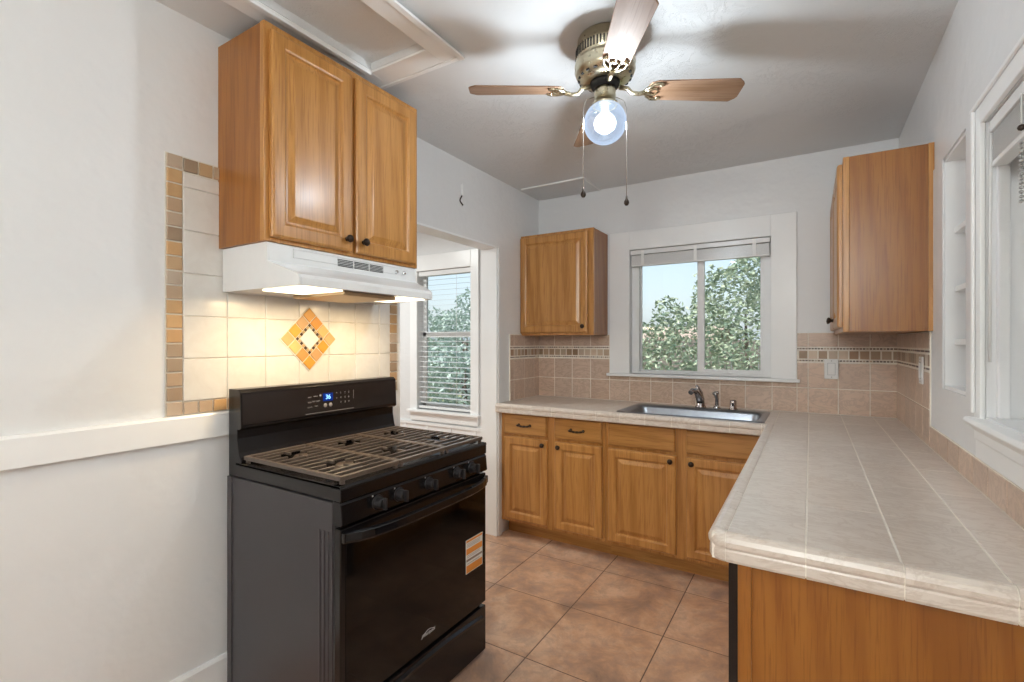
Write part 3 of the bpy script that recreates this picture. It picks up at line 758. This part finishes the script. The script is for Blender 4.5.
for k in range(3):
    b = NB()
    for r_ in range(5): bx(b, .2775, .2802, .285+k*.080, .357+k*.080, .112+r_*.006, .1145+r_*.006)
    obj('vent_grille', b, M['dark'], t)
for yy in (.595, .640):
    b = NB(); lathe(b, [(.0001, .006), (.007, .0055), (.008, 0), (.0085, -.001)], (.2795, yy, .126), 'x', 16); obj('rocker_knob', b, M['chrome'], t)
b = NB(); bx(b, .10, .40, .215, .47, -.012, .0025); obj('grease_filter', b, M['filter'], t, bev=.003)
lens = emit('lit_hood_lens', (1, .86, .62), 2.2)
for a, c in ((.03, .19), (.49, .615)):
    b = NB(); bx(b, .20, .425, a, c, -.004, .0025); obj('light_lens', b, lens, t, bev=.002)

# ------------------------------------------------------------------ stove
SY0, SY1 = -2.441, -1.683; SWD = SY1-SY0
t = thing('gas_range', 'black freestanding gas range with five knobs and cast iron grates', 'stove', (.045, SY0, 0))
F = .610                                   # local front plane of door (x); body front .585
b = NB(); bx(b, .0, .575, .0, SWD, .025, .852); bx(b, .572, .580, .004, SWD-.004, .03, .852)
for k in range(3):
    bx(b, .512+.020*k, .521+.020*k, -.003, 0.0, .03, .762)
bx(b, 0, .03, -.003, 0, .03, .852)
body = obj('body', b, M['blackside'], t, bev=.0015)
for x in (.06, .54):
    for y in (.05, SWD-.05):
        b = NB(); lathe(b, [(.0001, 0), (.018, 0), (.018, .006), (.008, .008), (.008, .026)], (x, y, 0)); obj('levelling_foot', b, M['black'], t)
# cooktop: skirt, rim and burner well
b = NB()
CTZ = .905
bx(b, .05, .612, 0, SWD, .858, CTZ-.010)
prism(b, [(.05, CTZ-.010), (.05, CTZ), (.075, CTZ), (.09, CTZ-.008), (.565, CTZ-.008), (.58, CTZ), (.606, CTZ), (.614, CTZ-.006), (.614, CTZ-.010)], 'y', 0, SWD)
bx(b, .05, .612, 0, .018, CTZ-.010, CTZ); bx(b, .05, .612, SWD-.018, SWD, CTZ-.010, CTZ)
obj('cooktop', b, M['black'], t, bev=.002)
# backguard
b = NB(); prism(b, [(.004, .853), (.004, 1.165), (.064, 1.165), (.078, 1.155), (.083, 1.030), (.074, 1.022), (.060, 1.022), (.060, .99), (.070, .94), (.084, .908), (.084, .858)], 'y', .001, SWD-.001)
bgd = obj('backguard', b, M['black'], t, bev=.002)
b = NB(); prism(b, [(.0795, 1.148), (.0815, 1.148), (.0850, 1.040), (.083, 1.034), (.0830, 1.034)], 'y', .006, SWD-.006)
obj('glass_facia', b, simple('smoked_facia', (.012, .009, .009), .14, var=.05), t)
def on_guard(y, z, h=.0008):                 # point on the tilted facia
    return (.0815+(1.148-z)*(.0035/.108)+h, y, z)
def guard_text(body, size, y, z, name, mat):
    mt = Matrix.Translation(on_guard(y, z, .0012)) @ Matrix(((0, 0, 1, 0), (1, 0, 0, 0), (0, 1, 0, 0), (0, 0, 0, 1)))
    return obj(name, text_bm(body, size, mt, .0002), mat, bgd, recalc=False)
legend = simple('grey_legend', (.30, .28, .27), .5)
bluem = emit('blue_led', (.25, .55, 1), 2.2); bluebk = emit('blue_display_glow', (.01, .05, .35), .5)
yc0 = .362
b = NB(); p0 = on_guard(yc0-.105, 1.045); p1 = on_guard(yc0+.135, 1.13)
bx(b, p0[0]-.0002, p0[0]+.0006, p0[1], p1[1], 1.0455, 1.047); bx(b, p1[0]-.0006, p1[0]+.0006, p1[1]-.001, p1[1], 1.047, 1.125)
obj('panel_outline', b, legend, bgd)
b = NB(); q = on_guard(0, 1.105); bx(b, q[0]-.0016, q[0]+.0002, yc0-.022, yc0+.026, 1.090, 1.122); obj('display', b, bluebk, bgd)
guard_text('36', .026, yc0+.002, 1.106, 'display_digits', bluem)
for yy, zz, s in ((-.085, 1.112, 'BAKE'), (-.058, 1.114, 'WARM'), (-.035, 1.115, '●'), (-.085, 1.092, 'BROIL'), (-.056, 1.094, 'KEEP WARM'), (-.085, 1.072, 'CLOCK'), (-.056, 1.074, 'TIMER'), (.045, 1.118, '^'), (.045, 1.098, 'v'),
                  (.066, 1.118, '1'), (.088, 1.118, '2'), (.066, 1.098, '4'), (.088, 1.098, '5'), (.066, 1.078, '7'), (.088, 1.078, '8'), (.108, 1.118, '3'), (.108, 1.098, '6'), (.108, 1.078, '9')):
    guard_text(s, .0065 if len(s) > 2 else .012, yc0+yy, zz, 'key_legend', legend)
for yy in (-.012, .014):
    b = NB(); q = on_guard(0, 1.073); lathe(b, [(.0001, .0004), (.008, .0004), (.0085, 0)], (q[0], yc0+yy, 1.073), 'x', 16); obj('round_button', b, legend, bgd)
# control panel and knobs
b = NB(); prism(b, [(.576, .785), (.576, .856), (.606, .856), (.612, .848), (.618, .790), (.612, .785)], 'y', .001, SWD-.001); cp = obj('control_panel', b, M['black'], t, bev=.002)
for ky in (.140, .235, .386, .550, .645):
    b = NB()
    lathe(b, [(.0001, .026), (.013, .026), (.0165, .023), (.0185, .004), (.023, .003), (.024, .0)], (.616, ky, .822), 'x', 24, smooth=False)
    k = obj('knob', b, M['knob'], t)
    b = NB(); bx(b, .642, .658, ky-.0045, ky+.0045, .803, .841); obj('grip', b, M['knob'], k, bev=.003)
    b = NB(); bx(b, .6172, .6180, ky-.024, ky-.019, .845, .850); obj('flame_mark', b, legend, k)
# door
b = NB(); bx(b, .581, F, .001, SWD-.001, .226, .776); dr = obj('oven_door', b, M['black'], t, bev=.004, seg=3)
b = NB(); bx(b, F, F+.002, .020, SWD-.008, .234, .725); obj('door_glass', b, M['blackgloss'], dr, bev=.001)
b = NB(); n = 18; rows = []
for k in range(n+1):
    f = k/n; y = .008+(SWD-.016)*f; x = F+.004+.052*(1-(2*f-1)**4)**.8
    rows.append([(x-.006, y, .768), (x+.008, y, .764), (x+.010, y, .740), (x+.004, y, .733), (x-.006, y, .737)])
vr = [[b.verts.new(p) for p in r] for r in rows]
for r0, r1 in zip(vr, vr[1:]):
    for i in range(5): fc = b.faces.new((r0[i], r0[(i+1) % 5], r1[(i+1) % 5], r1[i])); fc.smooth = False
b.faces.new(vr[0]); b.faces.new(vr[-1])
for yy in (.004, SWD-.028): bx(b, F, F+.014, yy, yy+.024, .736, .766)
obj('handle', b, M['black'], dr, bev=.002)
silver = simple('silver_print', (.62, .61, .60), .35)
FM = lambda y, z, h=.0026: Matrix.Translation((F+h, y, z)) @ Matrix(((0, 0, 1, 0), (1, 0, 0, 0), (0, 1, 0, 0), (0, 0, 0, 1)))
o = obj('door_logo', text_bm('Whirlpool', .017, FM(.387, .278), .0002, .15), silver, dr, recalc=False)
b = NB(); tube(b, [(F+.003,   .350+.070*k/10, .272+.012*math.sin(PI*1.1*k/10)+k*.0012) for k in range(11)], .0009, 6); obj('logo_swoosh', b, silver, dr)
# energy label
b = NB(); bx(b, F+.002, F+.0028, .612, .728, .396, .532); lab = obj('energy_label', b, simple('label_paper', (.82, .80, .76), .5, var=.02), dr)
b = NB()
for z0, z1 in ((.521, .530), (.472, .496), (.398, .428)): bx(b, F+.0028, F+.0031, .615, .725, z0, z1)
obj('orange_stripes', b, simple('orange_print', (.80, .30, .05), .5), lab)
b = NB(); bx(b, F+.0028, F+.0031, .615, .725, .444, .453)
for z in (.502, .508, .514, .434, .460, .466): bx(b, F+.0028, F+.0031, .620, .71, z, z+.0016)
obj('brown_lines', b, simple('brown_print', (.30, .22, .18), .5), lab)
# drawer
b = NB(); bx(b, .581, F, .001, SWD-.001, .020, .210); dw = obj('storage_drawer', b, M['black'], t, bev=.004, seg=3)
b = NB(); rows = []
for k in range(19):
    f = k/18; y = .03+(SWD-.06)*f; z = .165+.022*(1-(2*f-1)**2); rows.append([(F-.001, y, z+.014), (F+.010, y, z+.006), (F+.008, y, z-.006), (F-.001, y, z-.012)])
vr = [[b.verts.new(p) for p in r] for r in rows]
for r0, r1 in zip(vr, vr[1:]):
    for i in range(4): b.faces.new((r0[i], r0[(i+1) % 4], r1[(i+1) % 4], r1[i])).smooth = False
b.faces.new(vr[0]); b.faces.new(vr[-1]); obj('pull_lip', b, M['black'], dw)
# burners
for x, y, r_ in ((.20, .17, .040), (.44, .17, .046), (.20, .588, .040), (.44, .588, .050), (.32, .379, .040)):
    b = NB(); lathe(b, [(.0001, .020), (r_*.82, .020), (r_*.9, .016), (r_*.9, .012), (r_, .011), (r_*1.02, .004), (r_*1.25, .0)], (x, y, CTZ-.0075), 'z', 24); obj('burner', b, M['iron'], t)
# grates: three continuous sections, bars run left to right
GZ = .930
def grate(y0, y1):
    b = NB(); x0, x1 = .092, .592; s = .0055
    for x in (x0, x1): bx(b, x-s*1.4, x+s*1.4, y0, y1, GZ-.014, GZ)
    for y in (y0, y1): bx(b, x0, x1, y-s*1.2 if y == y1 else y, y if y == y1 else y+s*2.4, GZ-.014, GZ)
    n = 12; ym = (y0+y1)/2
    for k in range(1, n):
        x = x0+(x1-x0)*k/n
        near = min(abs(x-.20), abs(x-.44))
        if near < .045: bx(b, x-s*.8, x+s*.8, y0, ym-.040, GZ-.010, GZ-.0005); bx(b, x-s*.8, x+s*.8, ym+.040, y1, GZ-.010, GZ-.0005)
        else: bx(b, x-s*.8, x+s*.8, y0, y1, GZ-.010, GZ-.0005)
    for xc in (.20, .44):
        bx(b, xc-.072, xc-.026, ym-s*.8, ym+s*.8, GZ-.010, GZ); bx(b, xc+.026, xc+.072, ym-s*.8, ym+s*.8, GZ-.010, GZ)
    for x in (x0, x1):
        for y in (y0+.012, y1-.012): bx(b, x-.006, x+.006, y-.006, y+.006, CTZ-.007, GZ-.012)
    return obj('grate', b, M['iron'], t, bev=.0018)
grate(.010, .2535); grate(.2565, .5015); grate(.5045, .748)

# ------------------------------------------------------------------ ceiling fan
fan = thing('ceiling_fan', 'antique brass ceiling fan with four oak blades and a round glass light', 'fan', (FAN[0], FAN[1], H))
b = NB(); lathe(b, [(.0001, -.0005), (.098, -.0005), (.102, -.010), (.098, -.022), (.105, -.030), (.107, -.040), (.107, -.078), (.104, -.082), (.110, -.090), (.112, -.100), (.106, -.112), (.112, -.120), (.104, -.140), (.085, -.156), (.062, -.162), (.0001, -.162)], seg=40)
obj('motor_housing', b, M['brass'], fan)
b = NB()
for k in range(56):
    a = 2*PI*k/56; lathe_p = Matrix.Rotation(a, 4, 'Z')
    fs = bx(b, .1065, .1085, -.0025, .0025, -.076, -.044)
    for v in {v for f in fs for v in f.verts}: v.co = lathe_p @ v.co
obj('vent_slots', b, M['dark'], fan); b = NB()
for k in range(20):
    a = 2*PI*k/20; mt = Matrix.Rotation(a, 4, 'Z')
    fs = bx(b, .090, .099, -.006, .006, -.150, -.141)
    for v in {v for f in fs for v in f.verts}: v.co = mt @ v.co
obj('lower_slots', b, M['dark'], fan)
b = NB(); lathe(b, [(.0001, -.163), (.055, -.163), (.05, -.180), (.036, -.186), (.0001, -.186)], seg=30); obj('flywheel', b, M['dark'], fan)
b = NB(); lathe(b, [(.0001, -.1865), (.036, -.1865), (.040, -.196), (.038, -.204), (.040, -.212), (.038, -.236), (.046, -.240), (.046, -.250), (.0001, -.250)], seg=30); obj('light_fitter', b, M['brass'], fan)
GC = -.311; GR = .078
# ribbed clear globe
m = N('ribbed_globe_glass'); m.t.nodes.remove(m.b)
tr = m.n('ShaderNodeBsdfTransparent'); tr.inputs[0].default_value = (.80, .88, .98, 1)
em = m.n('ShaderNodeEmission'); em.inputs[0].default_value = (.62, .76, .98, 1); em.inputs[1].default_value = .80
gl = m.n('ShaderNodeBsdfGlossy'); gl.inputs['Roughness'].default_value = .08
lw = m.n('ShaderNodeLayerWeight'); lw.inputs[0].default_value = .45
s1 = m.n('ShaderNodeMixShader'); s2 = m.n('ShaderNodeMixShader')
m.l(m.ramp(lw.outputs[1], [(0, (.25,)*3), (.8, (.8,)*3)]), s1.inputs[0]); m.l(tr.outputs[0], s1.inputs[1]); m.l(em.outputs[0], s1.inputs[2])
s2.inputs[0].default_value = .08; m.l(s1.outputs[0], s2.inputs[1]); m.l(gl.outputs[0], s2.inputs[2]); m.l(s2.outputs[0], m.out.inputs[0])
wv = m.n('ShaderNodeBump'); wv.inputs['Strength'].default_value = .5
M['globe'] = m.m
b = NB(); prof = [(GR*math.sin(a)*1.0, GC+GR*math.cos(a)) for a in [R(28)+k*(PI-R(28))/22 for k in range(23)]]
prof = [(.037, -.2505)]+prof[:-1]+[(.0002, GC-GR)]
lathe(b, prof, seg=48); gb = obj('glass_globe', b, M['globe'], fan)
b = NB(); lathe(b, [(.0001, -.2505), (.014, -.2505), (.014, -.275), (.022, -.280), (.036, -.296), (.042, -.314), (.036, -.334), (.018, -.348), (.0001, -.352)], seg=24)
m = N('lit_bulb'); m.t.nodes.remove(m.b); e_ = m.n('ShaderNodeEmission'); e_.inputs[1].default_value = 8; e_.inputs[0].default_value = (.97, .98, 1, 1)
tr = m.n('ShaderNodeBsdfTransparent'); s1 = m.n('ShaderNodeMixShader'); s1.inputs[0].default_value = .25
m.l(tr.outputs[0], s1.inputs[1]); m.l(e_.outputs[0], s1.inputs[2]); m.l(s1.outputs[0], m.out.inputs[0])
obj('light_bulb', b, m.m, fan)
# blades
BZ = -.190
def blade_bm():
    bm = NB(); pts = []
    L0, L1, hw0, hw1 = .155, .505, .048, .058
    top = [(L0, hw0*.35), (L0+.012, hw0*.85), (L0+.035, hw0)]
    n = 8
    for k in range(1, n+1): f = k/n; top.append((L0+.035+(L1-L0-.060)*f, hw0+(hw1-hw0)*f))
    top += [(L1-.006, hw1*.72), (L1, hw1*.55)]
    poly = top+[(x, -y) for x, y in top[::-1]]
    prism(bm, poly, 'z', -.003, .003); return bm
bmB = blade_bm(); bl0 = None
def iron_bm():
    b = NB()
    tube(b, [(.055, 0, .012), (.085, 0, .006), (.10, 0, -.012), (.125, 0, -.016), (.15, 0, -.009)], [.009, .008, .0075, .008, .009], 8)
    for s in (-1, 1):
        tube(b, [(.145, 0, -.008), (.155, .018*s, -.008), (.175, .036*s, -.0075), (.200, .040*s, -.0065), (.212, .030*s, -.0065)], [.006, .006, .0055, .005, .004], 8)
        tube(b, [(.150, 0, -.008), (.166, .012*s, -.0075), (.186, .016*s, -.0065), (.196, .004*s, -.0065)], [.005, .005, .004, .003], 8)
        lathe(b, [(.0001, -.010), (.006, -.009), (.006, -.004)], (.200, .032*s, 0), 'z', 10)
    return b
for i, ang in enumerate((31.5, 121.5, 211.5, 301.5)):
    if i == 0:
        bl = obj('blade', bmB, M['oaky'], fan, bev=.002); ir = obj('blade_iron', iron_bm(), M['brass'], bl)
    else:
        q = bl0.copy(); C.objects.link(q); q.parent = fan; r_ = ir0.copy(); C.objects.link(r_); r_.parent = q; bl = q
    if i == 0: bl0, ir0 = bl, ir
    bl.location = (0, 0, BZ); bl.rotation_mode = 'XYZ'
    bl.matrix_local = Matrix.Translation((0, 0, BZ)) @ Matrix.Rotation(R(ang), 4, 'Z') @ Matrix.Rotation(R(-13), 4, 'X')
rt = (.852, .524)
for s, zb_ in ((-1, 1.875), (1, 1.845)):
    b = NB(); x, y = s*rt[0]*.078, s*rt[1]*.078
    x += .0; ztop = -.215; zz = zb_-H+.03
    tube(b, [(s*rt[0]*.038, s*rt[1]*.038, ztop), (s*rt[0]*.07, s*rt[1]*.07, ztop-.012), (x*1.03, y*1.03, ztop-.04), (x*1.03, y*1.03, zz)], .0013, 6)
    ch = obj('pull_chain', b, M['chrome'], fan)
    b = NB(); lathe(b, [(.0001, .016), (.003, .015), (.004, .004), (.0085, -.004), (.010, -.012), (.006, -.020), (.0001, -.022)], (x*1.03, y*1.03, zz-.012), 'z', 14); obj('pendant', b, M['bronze'], ch)

# ------------------------------------------------------------------ little things on walls
t = thing('wall_hook', 'small metal ring hook painted over on the left wall above the doorway', 'hook', (.0005, -1.0, 2.20))
b = NB(); tube(b, [(.002, .006, .12), (.004, -.004, .08), (.004, .0, .045)], .003, 8); bx(b, 0, .004, -.012, .012, .05, .11); obj('mount', b, M['trim'], t, bev=.001)
b = NB(); tube(b, [(.006+.004*math.sin(k), .020*math.cos(R(110+k*17)), .012+.028*math.sin(R(110+k*17))) for k in range(12)], .0045, 8); obj('ring', b, M['bronze'], t)

# added fixtures, out of view, for the rear and side room fill lights
def fill_fixture(label, x, y):
    t = thing('added_fill_fixture', label, 'light', (x, y, H))
    b = NB(); lathe(b, [(.0001, -.0005), (.19, -.0005), (.19, -.03), (.17, -.03), (.17, -.012), (.0001, -.012)], seg=36); obj('base', b, M['white_metal'], t)
t = thing('added_fill_pendant', 'unseen globe pendant added behind the camera around the room fill light', 'light', (1.85, -4.95, H))  # invented lamp body around the rear fill light
b = NB(); lathe(b, [(.0001, -.0005), (.06, -.0005), (.055, -.02), (.0001, -.025)]); tube(b, [(0, 0, -.02), (0, 0, -.22)], .004, 8); lathe(b, [(.0001, -.215), (.045, -.215), (.05, -.235), (.0001, -.236)]); obj('stem', b, M['brass'], t)
m = N('fill_globe_glow'); m.t.nodes.remove(m.b); tr = m.n('ShaderNodeBsdfTransparent'); e_ = m.n('ShaderNodeEmission'); e_.inputs[1].default_value = 3; s1 = m.n('ShaderNodeMixShader'); s1.inputs[0].default_value = .25
m.l(tr.outputs[0], s1.inputs[1]); m.l(e_.outputs[0], s1.inputs[2]); m.l(s1.outputs[0], m.out.inputs[0])
b = NB(); lathe(b, [(max(.0002, .15*math.sin(PI*k/20)), -.381+.15*math.cos(PI*k/20)) for k in range(21)], seg=32); obj('globe', b, m.m, t)
fill_fixture('unseen round ceiling fixture added over the fill light in the room beyond the doorway', -1.5, -1.3)  # housing added above the side room fill

# ------------------------------------------------------------------ outside
b = NB(); bx(b, -20, 20, .2, 30, -.5, -.35); bx(b, W+.3, 20, -12, .2, -.5, -.35); o = struct('ground', b, simple('dry_grass', (.20, .22, .10), .9, var=.3, scale=3))
def leaf_mat(name, a, c):
    m = N(name); at = m.n('ShaderNodeAttribute', attribute_name='tint'); m.set(m.mix(at.outputs[0], a, c), .55); m.b.inputs['Specular IOR Level'].default_value = .3
    return m.m
LM = [leaf_mat('green_leaves', (.13, .21, .15), (.42, .48, .34)), leaf_mat('grey_green_leaves', (.24, .34, .29), (.46, .56, .50)), leaf_mat('red_leaves', (.30, .06, .08), (.55, .20, .22))]
bark = simple('bark', (.12, .09, .07), .9, var=.3, scale=20, bump=.5)
def tree(name, label, cat, x, y, blobs, n, leaf, mat, trunk=None, group=None):
    t = thing(name, label, cat, (x, y, -.35), 0, group); bm = NB(); lay = bm.loops.layers.float_color.new('tint')
    tot = sum(bb[3]**2 for bb in blobs)
    for bb in blobs:
        bx_, by_, bz_, br = bb[:4]; sq = bb[4] if len(bb) > 4 else 1
        for k in range(int(n*br*br/tot)):
            while True:
                d = Vector((random.uniform(-1, 1), random.uniform(-1, 1), random.uniform(-1, 1)))
                if .1 < d.length < 1: break
            d = d.normalized()*(d.length**.45)*(1+.16*math.sin(d.x*9+bx_*5)*math.cos(d.z*8))
            p = Vector((bx_, by_, bz_))+Vector((d.x*br, d.y*br, d.z*br*sq))
            u = Vector((random.gauss(0, 1), random.gauss(0, 1), random.gauss(0, .7))).normalized(); v = u.cross(Vector((random.gauss(0, 1), random.gauss(0, 1), random.gauss(0, 1)))).normalized()
            s = leaf*random.uniform(.6, 1.25)
            vs = [bm.verts.new(p+u*s*a_+v*s*b_) for a_, b_ in ((-1, 0), (-.2, .42), (1, 0), (-.2, -.42))]
            f = bm.faces.new(vs); tv = random.random()
            for lp in f.loops: lp[lay] = (tv, tv, tv, 1)
    obj('foliage', bm, mat, t, recalc=False)
    b = NB(); bb = blobs[0]
    for sx, sy in ((0, 0), (.35, .1), (-.3, .15)):
        tube(b, [(bb[0]*.2+sx*.1, bb[1]*.2+sy*.1, -.02), (bb[0]*.6+sx*.3, bb[1]*.6+sy, bb[2]*.5), (bb[0]+sx*bb[3], bb[1]+sy, bb[2]+bb[3]*.3)], [.05, .04, .012], 7)
    obj('trunk', b, bark, t)
    return t
tree('garden_tree', 'large leafy green tree filling the right pane of the sink window', 'tree', .95, 3.1, [(.55, 0, 1.7, 1.15, 1.05), (1.0, .2, 2.55, .80), (-.35, -.1, 1.35, .75, 1.05), (.10, .2, 2.25, .45), (-.72, .1, 2.10, .20), (-.85, .1, 1.75, .28)], 19000, .035, LM[0])
tree('flowering_shrub', 'low yellow-green shrub at the lower left of the sink window', 'shrub', -.72, 1.9, [(0, 0, .95, .42, .8), (.45, .1, .9, .40)], 1500, .05, LM[0])
tree('flowering_shrub', 'dusky red shrub behind the green one in the left pane of the sink window', 'shrub', -1.15, 3.9, [(0, 0, 1.3, .42), (.3, .3, 1.0, .5)], 1200, .05, LM[2])
tree('garden_tree', 'blue-green conifer seen through the blind of the side room window', 'tree', -5.6, 6.4, [(.1, 0, 1.6, 1.0, 1.0), (.2, 0, 2.45, .42, 1.4), (-1.6, .3, 1.5, 1.1), (1.5, 1, 1.5, 1.1), (-.7, .2, 2.1, .4)], 9000, .06, LM[1])
tree('garden_tree', 'grey-green hedge tree low outside the side room window', 'tree', -3.9, 4.2, [(0, 0, .9, .9, .8), (1.2, .2, .9, .8, .8), (-1.0, .5, .9, .8)], 4500, .07, LM[1])
t = thing('board_fence', 'weathered grey wooden board fence along the back of the garden', 'fence', (0, 9.5, -.35))
b = NB()
for k in range(90): bx(b, -14+.2*k, -14+.2*k+.19, 0, .02, 0, 1.75+random.uniform(-.01, .01))
obj('boards', b, simple('weathered_wood', (.23, .20, .18), .85, var=.3, scale=6), t)
b = NB(); bx(b, -14, 4, .021, .06, .3, .39); bx(b, -14, 4, .021, .06, 1.4, 1.49); obj('rails', b, bark, t)
t = thing('neighbour_house', 'pale neighbouring house with a low tan roof behind the garden fence', 'house', (-5.5, 15, -.35))
b = NB(); bx(b, -3.5, 4.2, 0, 5, 0, 1.75); obj('walls', b, simple('pale_stucco', (.62, .60, .56), .8), t)
b = NB(); prism(b, [(-.4, 1.73), (2.5, 2.25), (5.4, 1.73), (5.4, 1.83), (2.5, 2.35), (-.4, 1.83)], 'x', -3.8, 4.5); obj('roof', b, simple('tan_shingles', (.42, .33, .27), .8), t)
# hedge and light wall outside the right window
t = thing('neighbour_wall', 'white stucco wall of the house next door outside the right window', 'wall', (W+2.6, -2, -.35))
b = NB(); bx(b, 0, .2, -5, 5, 0, 3.6); obj('stucco', b, simple('white_stucco', (.86, .86, .85), .85, bump=.3), t)
b = NB(); bx(b, -.25, .3, -5.1, 5.1, 3.6, 3.72); obj('eave', b, M['trim'], t)
